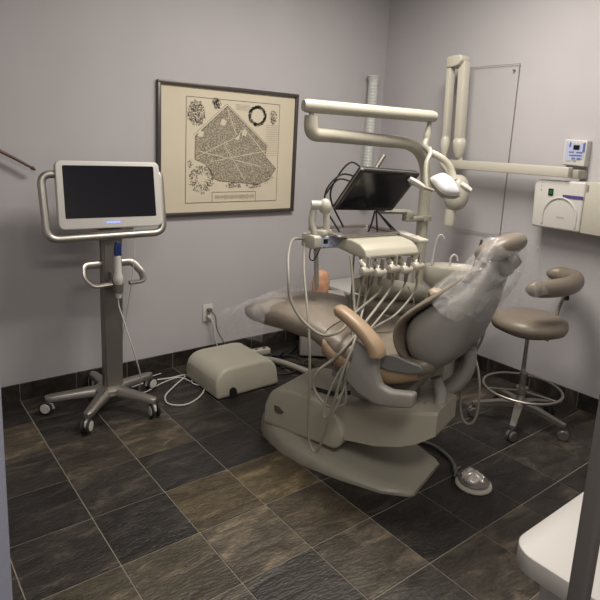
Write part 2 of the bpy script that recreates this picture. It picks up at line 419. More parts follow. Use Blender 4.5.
# ------------------------------------------------------------------ brown wooden hanger end, upper left
t = thing('wooden_hanger', 'brown wooden hanger end sticking in at the left edge', 'hanger', (-.22, -.07, 1.47))
b = MB()
b.tube([(-.22, -.07, 1.425), (-.12, -.07, 1.405), (-.044, -.07, 1.362), (.03, -.07, 1.322), (.085, -.07, 1.290)], [.012, .012, .011, .0095, .0085], flat=.8)
b.tube([(.083, -.07, 1.2905), (.094, -.07, 1.2835)], .0055, res=1); b.tube([(.092, -.07, 1.287), (.10, -.07, 1.281), (.114, -.07, 1.271)], [.007, .0105, .005], 10)
b.tube([(-.22, -.07, 1.425), (-.32, -.07, 1.405), (-.396, -.07, 1.362), (-.47, -.07, 1.322), (-.535, -.07, 1.285)], [.012, .012, .011, .0095, .006], flat=.8)
b.build('wooden_bar', M['wood'], t)
MB().tube([(-.22, -.07, 1.43), (-.22, -.07, 1.47), (-.195, -.07, 1.50), (-.22, -.07, 1.53), (-.245, -.07, 1.51)], .0025).build('hook', M['chrome'], t)
b = MB().tube([(-.22, YW, 1.525), (-.22, -.09, 1.521)], .006, res=1)
tag(b.build('wall_peg', M['dsteel']), 'small metal peg on the wall carrying the wooden hanger', 'peg')

# ------------------------------------------------------------------ scanner cart
HC = Vector((.385, -.345, 0))
t = thing('scanner_cart', 'rolling intraoral scanner cart with white monitor and grey metal column', 'scanner cart', HC)
MT = Matrix.Translation((.403, -.368, 1.169)) @ Matrix.Rotation(math.radians(-3.5), 4, 'Z') @ Matrix.Rotation(math.radians(-10.4), 4, 'X')
def mon(x, y, z): return MT @ Vector((x, y, z))
def rrect(w, h, r, n=6, cx=0, cz=0):
    out = []
    for sx, sz, a0 in ((1, 1, 0), (-1, 1, PI/2), (-1, -1, PI), (1, -1, 1.5*PI)):
        for k in range(n+1):
            a = a0+PI/2*k/n; out.append((cx+sx*(w/2-r)+r*math.cos(a), cz+sz*(h/2-r)+r*math.sin(a)))
    return out
hs = MB().extrude(rrect(.525, .34, .028), lambda a, c, d: mon(a, d, c), 0, .042, .006, 3).build('monitor', M['white'], t)
MB().extrude(rrect(.46, .262, .006, 3, cz=.015), lambda a, c, d: mon(a, d, c), -.0012, .0006).build('screen', M['screen'], hs)
MB().extrude(rrect(.07, .007, .003, 3, cz=-.141), lambda a, c, d: mon(a, d, c), -.0012, .0004).build('lit_logo', M['bluelight'], hs)
b = MB()
loop = fillet([mon(-.22, .03, .105), mon(-.325, .03, .105), mon(-.315, .02, -.215), mon(.272, .02, -.205), mon(.275, .035, .12), mon(.2, .045, .125)], .055, 6)
b.tube(loop, .0165, res=1, flat=1.2)
b.build('handle_loop', M['steel'], t)
b = MB()
b.rings([[Vector((x, y, z)) for x, y in ((HC.x+.018-w, HC.y-.03), (HC.x+.018+w, HC.y-.03), (HC.x+.018+w, HC.y+.03), (HC.x+.018-w, HC.y+.03))] for z, w in ((.1, .0495), (.6, .0495), (.89, .052), (.93, .055), (.955, .064), (.975, .085), (.99, .12))])
bmesh.ops.bevel(b.bm, geom=[e for e in b.bm.edges if abs((e.verts[0].co-e.verts[1].co).normalized().z) > .7], offset=.012, segments=3, affect='EDGES')
b.box((HC.x+.018, HC.y+.02, 1.05), (.12, .03, .22), bev=.008)
b.build('column', M['dsteel'], t)
b = MB(); b.lathe([(.0, .085), (.075, .085), (.085, .095), (.08, .118), (.05, .128), (0, .128)], (HC.x, HC.y, 0), n=28)
b.build('hub', M['steel'], t)
CA = [(.09, -.262), (.197, -.552), (.541, -.572), (.652, -.256), (.385, -.075)]
for k, (x, y) in enumerate(CA):
    e = Vector((x, y, 0)); d = (e-HC).normalized(); n_ = Vector((-d.y, d.x, 0))
    b = MB(); secs = []
    for f, w, zt, th in ((.05, .036, .126, .045), (.3, .032, .122, .04), (.7, .026, .112, .032), (.93, .025, .106, .03), (1.0, .021, .104, .026), (1.06, .010, .102, .022)):
        p = HC+(e-HC)*f
        secs.append([p+n_*a*w+Vector((0, 0, zt-th*(1-c))) for a, c in ((-1, .0), (-1, .75), (-.7, 1), (.7, 1), (1, .75), (1, 0))])
    b.rings(secs); b.build('leg', M['steel'], t, smooth=50)
    ang = [2.5, -2.3, -1.6, 0.3, 1.2][k]; ax = Vector((math.cos(ang+PI/2), math.sin(ang+PI/2), 0)); fw_ = Vector((math.cos(ang), math.sin(ang), 0))
    wc = e+fw_*.012+Vector((0, 0, .038))
    cs = MB().tube([e+Vector((0, 0, .1)), e+Vector((0, 0, .06))], .011, res=1)
    cs.extrude([(-.02, .062), (.022, .066), (.03, .04), (.02, .022), (-.006, .028), (-.03, .03)], lambda a, c, d: e+fw_*a+ax*d+Vector((0, 0, c)), -.007, .007, .002, 1)
    co = cs.build('caster', M['white'], t)
    w_ = MB()
    for sgn in (-1, 1): w_.lathe([(.0, -.007), (.030, -.007), (.036, -.004), (.0375, 0), (.036, .004), (.030, .007), (0, .007)], wc+ax*sgn*.017, ax, 22)
    w_.build('tyre', M['rubber'], co)
    for sgn in (-1, 1): MB().lathe([(.0, -.002), (.024, -.002), (.026, 0), (.024, .002), (0, .002)], wc+ax*sgn*.0245, ax, 22).build('wheel_disc', M['white'], co)
for s_ in (-1, 1):
    cx = HC.x+.018
    if s_ < 0: P = [(cx-.04, -.345, .853), (cx-.125, -.345, .852), (cx-.14, -.40, .80), (cx-.112, -.445, .765), (cx-.03, -.43, .765)]
    else: P = [(cx+.04, -.345, .853), (cx+.105, -.345, .852), (cx+.138, -.40, .80), (cx+.125, -.45, .768), (cx+.06, -.445, .765)]
    MB().tube(fillet([(a_+(-.012 if a_ < cx else .012)*(k_ in (1, 2, 3)), b_, z_-.050) for k_, (a_, b_, z_) in enumerate(P)], .022, 5), .0105, res=1, flat=1.8).build('side_handle', M['steel'], t)
b = MB(); wx = .405
b.box((wx, -.395, .715), (.07, .05, .03), bev=.006); b.box((wx-.02, -.395, .735), (.01, .05, .07), bev=.003)
b.lathe([(.018, 0), (.024, .0), (.026, .045), (.020, .045), (.018, .002)], (wx+.003, -.437, .670), n=20)
b.build('wand_cradle', M['dsteel'], t)
t = thing('scanner_wand', 'white scanning wand with dark blue tip resting in the cart cradle', 'scanner wand', (wx, -.437, .625))
b = MB().lathe([(.0, -.03), (.014, -.03), (.017, -.01), (.016, .01), (.017, .04), (.025, .055), (.025, .085), (.019, .10), (.0185, .195), (.012, .20), (0, .20)], (wx+.003, -.437, .670), (-.03, -.03, 1), 20)
b.build('body', M['white'], t)
MB().rings([[Vector((wx+.003-.006+a-.004*f, -.437-.006+c_-.02*f, .865+.075*f)) for a, c_ in ((-w, -w), (w, -w), (w, w), (-w, w))] for f, w in ((0, .015), (.6, .014), (.9, .012), (1, .009))]).build('tip', M['blue'], t)
b = MB(); b.tube([(wx+.003, -.437, .645), (wx+.002, -.44, .60), (.425, -.46, .52), (.455, -.50, .38), (.51, -.47, .2), (.55, -.36, .05), (.62, -.3, .012), (.75, -.23, .008), (.87, -.21, .008), (.90, -.30, .008)], .0035)
b.build('cable', M['leafwhite'], t)
b = MB(); b.tube([(.515, -.39, 1.03), (.51, -.39, .8), (.49, -.33, .5), (.48, -.27, .3), (.475, -.20, .04), (.52, -.12, .01), (.62, -.13, .01), (.8, -.10, .01)], .0025)
tag(b.build('charger_cable', M['leafwhite']), 'thin white cable hanging behind the scanner cart column', 'cable')
b = MB(); b.tube([(.57, -.2, .01), (.70, -.17, .008), (.82, -.19, .008), (.92, -.20, .008), (.80, -.30, .008), (.69, -.40, .008), (.66, -.50, .008), (.73, -.56, .008), (.84, -.52, .008), (.93, -.42, .008), (.90, -.33, .008), (.935, -.26, .008)], .0045)
tag(b.build('floor_cable', M['leafwhite']), 'looped white cable on the floor between scanner cart and floor box', 'cable')

# ------------------------------------------------------------------ floor box with umbilical
t = thing('floor_junction_box', 'rounded cream plastic utility box on the floor by the wall', 'floor box', (1.14, -.38, 0))
b = MB(); A = (.925, -.60); secs = []
prof = [(0, 0), (.02, .0), (.0, .0)]
def fb(x, y): return x
b.extrude([(0, 0), (0, .085), (.012, .125), (.05, .158), (.10, .168), (.34, .168), (.40, .155), (.435, .11), (.44, 0)],
          lambda a, c, d: Vector((.915+a+(.012 if c > .1 else 0)*0, -.605+d+c*.22*(1-(d/.40))*1.0, c)), 0, .40, .022, 4)
b.build('cover', M['cream'], t, smooth=60)
MB().extrude([(-.024, 0), (-.024, .035), (-.018, .05), (0, .057), (.018, .05), (.024, .035), (.024, 0)], lambda a, c, d: Vector((1.02+a, -.612+c*.22+d, c)), 0, .01).build('cable_opening', M['black'], t)
t = thing('power_strip', 'cream power strip on the floor behind the floor box', 'power strip', (1.47, -.13, 0))
MB().box((1.45, -.125, .022), (.30, .055, .04), rot=(0, 0, -.1), bev=.006).build('body', M['cream_light'], t)
for k in range(4): MB().box((1.56-.06*k, -.136+.006*k, .043), (.022, .018, .003), rot=(0, 0, -.1)).build('socket', M['black'], t)
b = MB(); b.tube([(1.34, -.26, .05), (1.45, -.27, .03), (1.53, -.37, .026), (1.58, -.58, .026), (1.58, -.76, .026), (1.48, -.95, .03), (1.32, -1.10, .06)], .021, 14)
tag(b.build('umbilical_hose', M['cream_dark']), 'thick cream umbilical hose from floor box to chair base', 'hose')
rr = random.Random(8)
paths = [[(1.40, -.30, .012), (1.50, -.20, .012), (1.62, -.26, .012), (1.74, -.22, .012), (1.9, -.1, .012)],
         [(1.38, -.26, .02), (1.48, -.30, .012), (1.60, -.20, .012), (1.70, -.34, .012), (1.63, -.44, .012), (1.5, -.42, .012)],
         [(1.37, -.45, .012), (1.46, -.52, .012), (1.6, -.5, .012), (1.72, -.42, .012), (1.70, -.6, .012), (1.8, -.75, .012)],
         [(1.45, -.16, .035), (1.56, -.27, .012), (1.62, -.38, .012), (1.68, -.5, .012), (1.60, -.66, .012), (1.63, -.9, .012)]]
lab = ['black cable running along the wall behind the power strip', 'black cable curled on the floor beside the floor box', 'black cable on the floor under the leg rest', 'black cable from the power strip toward the chair base']
for p, l_ in zip(paths, lab):
    tag(MB().tube(p, .006).build('floor_cable', M['rubber']), l_, 'cable')
b = MB().box((1.60, -.25, .02), (.10, .05, .035), rot=(0, 0, .5), bev=.005)
tag(b.build('power_adapter', M['black']), 'black power adapter brick lying among the floor cables', 'adapter')

# ------------------------------------------------------------------ white cabinets beyond the chair
t = thing('low_cabinet', 'low white cabinet carrying the salt lamp behind the leg rest', 'cabinet', (1.86, -.3, 0))
cb = lambda a, c, d: Vector((1.725+a*.80+c*.60, -.33-a*.60+c*.80, d))
MB().extrude([(.0, 0), (.29, 0), (.29, .20), (0, .20)], cb, .015, .425, .012, 3).build('body', M['white_lam'], t)
MB().extrude([(-.01, -.01), (.30, -.01), (.30, .21), (-.01, .21)], cb, .425, .445, .006, 2).build('top', M['white_lam'], t)
MB().extrude([(.02, .02), (.24, .02), (.24, .18), (.02, .18)], cb, .0, .02).build('plinth', M['black'], t)
t = thing('salt_lamp', 'peach coloured rock salt lamp on the low white cabinet', 'lamp', (1.87, -.325, .445))
b = MB(); secs = []
for z, w, dx in ((.0, .058, 0), (.02, .066, 0), (.07, .068, .002), (.115, .060, .004), (.142, .042, .004), (.155, .018, .0)):
    secs.append([Vector((1.885+dx+w*math.cos(a_)*(1+.12*noise.noise(Vector((math.cos(a_)*2, math.sin(a_)*2, z*22)))), -.327+w*.8*math.sin(a_)*(1+.12*noise.noise(Vector((math.sin(a_)*2, z*20, 3)))), .457+z)) for a_ in [2*PI*k/18 for k in range(18)]])
b.rings(secs); b.build('salt_crystal', M['salt'], t, smooth=25)
MB().lathe([(0, 0), (.058, 0), (.055, .014), (0, .014)], (1.885, -.327, .445)).build('base', M['wood'], t)
t = thing('wall_cabinet', 'wide white topped side cabinet against the left wall', 'cabinet', (2.3, -.26, 0))
MB().box((2.38, -.27, .21), (.48, .46, .40), bev=.004).build('body', M['white_lam'], t)
MB().box((2.38, -.275, .42), (.53, .49, .03), bev=.003).build('top', M['white'], t)
for k in range(2):
    dr = MB().box((2.38, -.505, .13+.19*k), (.45, .016, .185), bev=.003).build('drawer', M['white_lam'], t)
    MB().tube([(2.30, -.513, .15+.2*k), (2.30, -.53, .15+.2*k), (2.42, -.53, .15+.2*k), (2.42, -.513, .15+.2*k)], .004, res=1).build('handle', M['chrome'], dr)

# ------------------------------------------------------------------ the treatment chair
O = Vector((1.135, -1.245, 0)); UU = Vector((.30, -.954, 0)).normalized(); VV = Vector((UU.y, -UU.x, 0))
def c(s, t_, z): return O + UU*s + VV*t_ + Vector((0, 0, z))
chair = thing('dental_chair', 'reclined tan and taupe dental chair on a cream base in the middle of the room', 'dental chair', tuple(O), None, math.atan2(UU.y, UU.x))
# base plate
b = MB(); secs = []
for s_, w, zt in ((-.305, .07, .07), (-.29, .12, .09), (-.24, .165, .105), (-.17, .200, .11), (-.07, .240, .105), (.07, .262, .082), (.25, .255, .052), (.45, .225, .033), (.55, .175, .026), (.575, .15, .020)):
    secs.append([c(s_, a*w-.012, z) for a, z in ((-1.0, 0), (-1.01, zt*.45), (-.93, zt*.85), (-.74, zt), (.74, zt), (.93, zt*.85), (1.01, zt*.45), (1.0, 0))])
b.rings(secs); b.build('base_plate', M['cream_dark'], chair, smooth=50)
# hood at the toe end of the base
b = MB()
b.extrude([(-.225, .09), (-.220, .19), (-.19, .262), (-.15, .296), (-.06, .312), (.08, .315), (.16, .29), (.215, .24), (.235, .18), (.22, .12), (.19, .095)],
          lambda a, z, d: c(a, d, z), -.185, .185, .02, 4)
b.build('lift_hood', M['cream'], chair, smooth=60)
MB().extrude([(-.030, .020), (.004, .020), (.030, .004), (.022, -.012), (-.004, -.020), (-.026, -.012)], lambda a, z, d: c(-.125+a, d, .190+z), .186, .189, .001, 1).build('emblem', M['dsteel'], chair)
b = MB()
b.rings([[c(s_, a*w, z) for a, z in ((-1, z0_), (-1, z1_-.012), (-.9, z1_), (.9, z1_), (1, z1_-.012), (1, z0_))] for s_, w, z0_, z1_ in ((.0, .145, .17, .27), (.15, .155, .135, .30), (.38, .160, .175, .355), (.50, .160, .215, .378), (.57, .150, .25, .392), (.635, .120, .295, .400))])
b.build('lift_arm_cover', M['cream'], chair, smooth=45)
MB().tube([c(.015, .11, .322), c(.13, .11, .330), c(.22, .08, .352), c(.30, .04, .375)], .010, 8).build('pivot_rod', M['black'], chair)
b = MB()
b.box(c(.34, 0, .40), (.26, .22, .12), rot=(0, 0, math.atan2(UU.y, UU.x)), bev=.02); b.box(c(.33, 0, .46), (.36, .36, .04), rot=(0, 0, math.atan2(UU.y, UU.x)), bev=.01)
b.build('seat_mount', M['grey_plastic'], chair)
# cushions
def section(s_, w, zb, zt, e=.55, n=20):
    zc, hz = (zb+zt)/2, (zt-zb)/2
    out = []
    for k in range(n):
        a = 2*PI*k/n; ca, sa = math.cos(a), math.sin(a)
        out.append(c(s_, math.copysign(abs(ca)**e, ca)*w, zc+math.copysign(abs(sa)**e, sa)*hz))
    return out
LEG = [(-.455, .04, .60, .615), (-.44, .09, .585, .635), (-.40, .13, .578, .66), (-.33, .175, .580, .69), (-.22, .22, .592, .712), (-.1, .24, .60, .722), (-.0, .25, .595, .72), (.07, .255, .600, .71), (.14, .255, .565, .690)]
MB().rings([section(*q) for q in LEG]).build('leg_rest', M['crinkle'], chair, smooth=60)
SEAT = [(.13, .25, .565, .685), (.20, .258, .53, .665), (.30, .26, .50, .64), (.40, .26, .50, .63), (.50, .255, .53, .640), (.58, .245, .565, .665), (.63, .21, .60, .67)]
MB().rings([section(*q) for q in SEAT]).build('seat', M['taupe'], chair, smooth=60)
MB().rings([section(s_, w+.006, zb-.010, zb+.09, .45) for s_, w, zb, zt in LEG[8:]+SEAT[1:6]]).build('seat_pan', mat('shaded_tan_vinyl', (.31, .215, .135), .42, var=.05, scale=14), chair, smooth=60)  # darker copy of the tan vinyl, underside shade put into its colour
# backrest frame: d along the back, n to the rear
bd = Vector((.57, .82)).normalized(); bn = Vector((bd.y, -bd.x))
def bk(a, l_, n_): return c(.505+bd.x*a+bn.x*n_, l_, .665+bd.y*a+bn.y*n_)
def shell_ring(a, w, nf, nr, e=.55, n=24, off=0):
    out = []
    for k in range(n):
        an = 2*PI*k/n; ca, sa = math.cos(an), math.sin(an)
        y = math.copysign(abs(ca)**e, ca)*w
        nn = (math.copysign(abs(sa)**(e if sa < 0 else .75), sa))
        out.append(bk(a, y+off, (nf+nr)/2+nn*(nr-nf)/2))
    return out
BK = [((.575, .60), (.585, .588), .10), ((.53, .617), (.625, .598), .17), ((.492, .665), (.675, .635), .225), ((.478, .735), (.715, .69), .25), ((.50, .80), (.745, .77), .255), ((.565, .865), (.765, .845), .25),
      ((.63, .918), (.775, .90), .235), ((.685, .968), (.785, .945), .205), ((.73, 1.02), (.795, .995), .17), ((.765, 1.075), (.80, 1.055), .13)]
_q = smooth_path([Vector((F_[0], F_[1], w)) for F_, R_, w in BK], 3); _r = smooth_path([Vector((R_[0], R_[1], 0)) for F_, R_, w in BK], 3)
BK = [((a_.x, a_.y), (b_.x, b_.y), a_.z) for a_, b_ in zip(_q, _r)]
def bring(F_, R_, w, a0, a1, e=.5, n=28, wadd=0.0, absd=None):
    F_, R_ = Vector(F_), Vector(R_); d = (R_-F_); L_ = d.length
    if absd: d.normalize(); A_, B_ = F_+d*absd[0], F_+d*absd[1]
    else: A_, B_ = F_+d*a0, F_+d*a1
    out = []
    for k in range(n):
        an = 2*PI*k/n; ca, sa = math.cos(an), math.sin(an)
        y = math.copysign(abs(ca)**e, ca)*(w+wadd); q = (math.copysign(abs(sa)**.75, sa)+1)/2
        p = A_.lerp(B_, q); out.append(c(p.x, y, p.y))
    return out
MB().rings([bring(F_, R_, w, 0.0, 1.0) for F_, R_, w in BK]).build('back_shell', M['grey_shell'], chair, smooth=60)
NF = []
for k in range(len(BK)):
    a_, b_ = Vector(BK[max(k-1, 0)][0]), Vector(BK[min(k+1, len(BK)-1)][0]); tg = (b_-a_).normalized(); NF.append(Vector((tg.y, -tg.x)))
rg = []
for k, (F_, R_, w) in enumerate(BK):
    F_ = Vector(F_); rg.append(bring(F_, F_+NF[k], w, 0, 1, wadd=.008, absd=(-.024, .008)))
F_, R_, w = BK[-1]; F_ = Vector(F_); rg.append(bring(F_+Vector((.015, .03)), F_+Vector((.015, .03))+NF[-1], w-.03, 0, 1, absd=(-.02, .01)))
MB().rings(rg).build('back_cushion', M['taupe'], chair, smooth=60)
MB().tube([c(.47, -.13, .30), c(.53, -.15, .36), c(.61, -.16, .43), c(.655, -.16, .52), c(.66, -.14, .62)], [.03, .036, .038, .034, .03], 14).build('back_support', M['grey_plastic'], chair)
b = MB(); b.tube([c(.56, .02, .33), c(.60, .02, .37), c(.60, .0, .43), c(.57, 0, .50)], .026, 12); b.box(c(.575, .03, .345), (.09, .06, .09), rot=(0, .3, math.atan2(UU.y, UU.x)), bev=.02)
b.build('recline_joint', M['grey_plastic'], chair)
# headrest
hd = thing  # (kept as children of the chair)
hb = Vector((.775, -.015, 1.105))
hc = c(*hb)
ax_l = VV; ax_d = (UU*.80+Vector((0, 0, .42))).normalized(); ax_n = ax_l.cross(ax_d).normalized()
Rm = Matrix((ax_l, ax_d, ax_n)).transposed()
hr = MB().ball(hc, 1, (.150, .095, .045), Rm, 28, .85).build('headrest', M['taupe'], chair)
b = MB().ball(c(.80, .0, 1.04), 1, (.055, .03, .045), Rm, 20, .8); b.tube([c(.76, 0, 1.0), c(.80, 0, 1.04)], .02)
b.build('headrest_bracket', M['link'], chair)
MB().tube([bk(.46, 0, .03), bk(.52, 0, .035), c(.80, 0, 1.06)], .016, 8, flat=2.2).build('headrest_stem', M['steel'], chair)
# armrests
for sg in (1, -1):
    tt = .31*sg; ds = .03 if sg > 0 else .20; dz = 0 if sg > 0 else -.01
    b = MB()
    pts = [p_+UU*ds+Vector((0, 0, dz)) for p_ in smooth_path([c(.19, tt-.01*sg, .80), c(.23, tt, .80), c(.31, tt+.01*sg, .765), (c(.38, tt+.015*sg, .715)), c(.405, tt+.015*sg, .68), c(.408, tt+.015*sg, .66)], 5)]
    rings = []
    m_ = len(pts)
    for i, p in enumerate(pts):
        tg = (pts[min(i+1, m_-1)]-pts[max(i-1, 0)]).normalized(); x = VV; y = tg.cross(x).normalized()
        f_ = i/(m_-1); k_ = min(1, .45+f_*5, .45+(1-f_)*7); w = (.034+.010*f_)*k_; h_ = (.022+.008*f_)*k_
        rings.append([p+x*math.copysign(abs(math.cos(a))**.7, math.cos(a))*w+y*math.copysign(abs(math.sin(a))**.7, math.sin(a))*h_ for a in [2*PI*k/16 for k in range(16)]])
    b.rings(rings)
    pad = b.build('armrest_pad', M['tan'], chair, smooth=60)
    br = MB().extrude([(.36, .70), (.42, .66), (.42, .56), (.36, .50), (.30, .54)] if sg < 0 else [(.33, .70), (.40, .665), (.435, .64), (.435, .58), (.455, .535), (.50, .525), (.60, .545), (.60, .485), (.52, .462), (.44, .45), (.36, .475), (.30, .515), (.30, .56), (.32, .61)],
                 lambda a, z, d: c(a+(ds-.03), d, z), tt-.025-.012*sg, tt+.025-.012*sg, .012, 3)
    br.build('armrest_bracket', M['grey_plastic'], chair, smooth=50)
# gray side link between back and seat
MB().extrude([(.405, .60), (.415, .635), (.445, .655), (.49, .66), (.54, .65), (.60, .645), (.61, .62), (.56, .600), (.47, .588)], lambda a, z, d: c(a, d, z), .255, .272, .004, 1).build('recline_link', M['link'], chair)
# plastic sleeve over headrest and upper back
b = MB(); secs = []
rr = random.Random(5)
def pl_ring(cen, lx, la, ly, n=40, seed=0, amp=.05, ex=Vector((0, 0, 0))):
    out = []
    for k in range(n):
        a = 2*PI*k/n
        q = 1+amp*(noise.noise(Vector((math.cos(a)*2.2, math.sin(a)*2.2, seed*.7)))+.5*noise.noise(Vector((math.cos(a)*6, math.sin(a)*6, seed*1.9))))
        out.append(cen+VV*lx*math.cos(a)*q+ly*la*math.sin(a)*q)
    return out
yn = (UU*bn.x+Vector((0, 0, bn.y)))
for (cs_, cz_), l_, w, h_, tl in (((.660, .872), 0, .272, .128, .45), ((.690, .912), 0, .266, .118, .45), ((.722, .955), -.01, .245, .108, .45), ((.752, 1.0), -.02, .225, .10, .45), ((.775, 1.05), -.025, .205, .09, .5), ((.788, 1.095), -.02, .185, .08, .7), ((.783, 1.132), -.02, .16, .068, .9), ((.778, 1.158), -.01, .10, .04, 1.0)):
    secs.append(pl_ring(c(cs_, l_, cz_), w, h_, (UU*math.cos(tl-.9)+Vector((0, 0, math.sin(tl-.9)))), seed=cz_*9))
b.rings(secs, cap=False)
sleeve = tag(b.build('plastic_headrest_cover', M['film'], None, smooth=80), 'crinkled clear plastic cover pulled over the headrest and upper backrest', 'plastic cover')
b = MB(); nu, nv = 16, 12; G = []
for i in range(nu+1):
    row = []
    for j in range(nv+1):
        f_, g_ = i/nu, j/nv
        top = Vector(c(.82, -.12, 1.15)).lerp(c(.90, -.18, .90), 0)
        A_ = c(.79, -.10, 1.15).lerp(c(.80, .02, .84), g_)
        B_ = c(.86, -.25, 1.09).lerp(c(.92, -.42, .86), g_)
        p = A_.lerp(B_, f_)+UU*.028*math.sin(f_*9+g_*3)*f_+Vector((0, 0, .015*math.sin(g_*PI)))
        row.append(b.bm.verts.new(p))
    G.append(row)
for i in range(nu):
    for j in range(nv): b.bm.faces.new((G[i][j], G[i+1][j], G[i+1][j+1], G[i][j+1]))
b.build('loose_end', M['film'], sleeve, smooth=80)
# clear plastic toe sheet hanging over the end of the leg rest
b = MB(); G = []
for i in range(19):
    row = []
    for j in range(15):
        f_, g_ = i/18, j/14
        t_ = -.27+.56*f_
        t_ = -.22+.44*f_
        s_ = -.58+.40*g_
        z = .712
        if g_ < .62: z -= (.62-g_)*.22
        if f_ > .80: e_ = (f_-.80)/.20; z -= .16*e_; t_ = .132+.12*min(1, g_*1.4)+.02*e_
        if f_ < .15: e_ = (.15-f_)/.15; z -= .06*e_; t_ = -.16-.04*e_
        z += .006*math.sin(f_*17+g_*8)+.004*math.sin(g_*23)
        row.append(b.bm.verts.new(c(s_, t_, z)))
    G.append(row)
for i in range(18):
    for j in range(14): b.bm.faces.new((G[i][j], G[i+1][j], G[i+1][j+1], G[i][j+1]))
tag(b.build('plastic_toe_cover', M['film_thin'], None, smooth=80), 'thin clear plastic sheet draped over the toe end of the leg rest', 'plastic cover')

# ------------------------------------------------------------------ foot pedal
t = thing('foot_pedal', 'round silver foot pedal with crinkled foil on the floor beside the chair base', 'foot pedal', (1.468, -1.93, 0))
pc = (1.468, -1.93, 0)
MB().lathe([(0, .0), (.078, .0), (.081, .006), (.078, .014), (.06, .017), (0, .017)], pc, n=32).build('base_ring', M['cream_light'], t)
b = MB().lathe([(0, .02), (.066, .02), (.068, .026), (.055, .036), (.03, .042), (0, .043)], (pc[0], pc[1], 0), n=32)
b.build('disc', M['dsteel'], t)
b = MB().lathe([(0, .03), (.056, .032), (.05, .042), (.04, .05), (.02, .058), (0, .06)], (pc[0]-.002, pc[1]+.008, 0), n=26)
for v in b.bm.verts: v.co += Vector((noise.noise(v.co*40), noise.noise(v.co*40+Vector((5, 0, 0))), noise.noise(v.co*50+Vector((0, 9, 0)))))*.018
b.build('foil_wrap', M['foil'], t, smooth=20)
b = MB(); b.tube([(1.43, -1.88, .035), (1.45, -1.84, .03), (1.50, -1.80, .02), (1.555, -1.72, .012), (1.57, -1.62, .012), (1.52, -1.50, .012)], .009); b.tube([(1.41, -1.87, .03), (1.445, -1.85, .045), (1.47, -1.855, .05)], .005)
b.build('cable', M['hose_dark'], t)

# ------------------------------------------------------------------ operator stool
S0 = Vector((2.20, -1.705, 0))
t = thing('operator_stool', 'brown vinyl stool with curved armrest back and chrome foot ring', 'stool', tuple(S0))
sc_ = Vector((2.235, -1.675, .045))
MB().lathe([(0, .475), (.10, .475), (.16, .478), (.19, .492), (.2, .518), (.195, .545), (.165, .562), (.10, .570), (0, .572)], sc_, n=40).build('seat', M['taupe'], t, smooth=70)
MB().lathe([(0, .462), (.12, .462), (.15, .478), (0, .478)], sc_, n=30).build('seat_plate', M['black'], t)
b = MB().lathe([(.0, .24), (.012, .24), (.012, .50), (0, .50)], Vector((2.222, -1.687, 0)), n=16); b.build('gas_lift', M['chrome'], t)
b = MB().lathe([(.0, .10), (.03, .10), (.028, .14), (.020, .15), (.018, .27), (.022, .275), (.022, .295), (.0, .295)], S0, n=18); b.build('column', M['dsteel'], t)
MB().tube([(S0.x+.01, S0.y, .50), (S0.x+.05, S0.y-.04, .495), (S0.x+.08, S0.y-.07, .485)], .006).build('lever', M['chrome'], t)
for k in range(5):
    a = math.radians(-155+72*k) if 0 else math.atan2(-.09, -.21)+2*PI*k/5
    d = Vector((math.cos(a), math.sin(a), 0)); n_ = Vector((-d.y, d.x, 0))
    secs = []
    for r_, w, zt, th in ((.02, .022, .125, .03), (.10, .020, .12, .028), (.20, .016, .098, .02), (.25, .014, .088, .016)):
        p = S0+d*r_; secs.append([p+n_*x*w+Vector((0, 0, zt-th*(1-q))) for x, q in ((-1, 0), (-1, 1), (1, 1), (1, 0))])
    MB().rings(secs).build('leg', M['steel'], t)
    e = S0+d*.245; ca_ = a+1.0+k; ax = Vector((math.cos(ca_), math.sin(ca_), 0))
    cs = MB().tube([e+Vector((0, 0, .085)), e+Vector((0, 0, .05))], .008, res=1)
    for sgn in (-1, 1): cs.lathe([(.0, -.008), (.024, -.008), (.0285, -.003), (.0285, .003), (.024, .008), (0, .008)], e+ax*sgn*.012+Vector((0, 0, .0285)), ax, 18)
    cs.build('caster', M['rubber'] if k in (2, 3) else mat('dark_grey_caster', (.10, .095, .09), .4), t)
ring = [S0+Vector((.205*math.cos(a), .205*math.sin(a), .205)) for a in [2*PI*k/40 for k in range(40)]]
b = MB().tube(ring, .0075, res=1, close=True)
for k in range(3):
    a = 2*PI*k/3+.5; b.tube([S0+Vector((.02*math.cos(a), .02*math.sin(a), .19)), S0+Vector((.203*math.cos(a), .203*math.sin(a), .205))], .005, res=1)
b.lathe([(.02, .18), (.032, .18), (.032, .21), (.02, .21)], S0, n=18)
b.build('foot_ring', M['steel'], t)
bc = Vector((2.30, -1.70, .785))
pts = [Vector((x_, y_, .80)) for x_, y_ in ((2.50, -1.60), (2.545, -1.66), (2.52, -1.745), (2.44, -1.80), (2.33, -1.825), (2.21, -1.82), (2.10, -1.79), (2.03, -1.75))]
b = MB().tube(pts, [.008, .030, .036, .039, .041, .042, .042, .042, .042, .042, .042, .041, .040, .038, .034, .012], 18, flat=1.2)
b.build('backrest', M['taupe'], t, smooth=70)
b = MB().tube([(2.28, -1.70, .51), (2.345, -1.735, .515), (2.365, -1.75, .54), (2.368, -1.765, .66), (2.38, -1.80, .79)], .011, 10)
b.build('back_post', M['chrome'], t)
MB().lathe([(0, 0), (.016, 0), (.016, .02), (0, .02)], (2.375, -1.78, .715), (1, -.6, 0)).build('knob', M['black'], t)

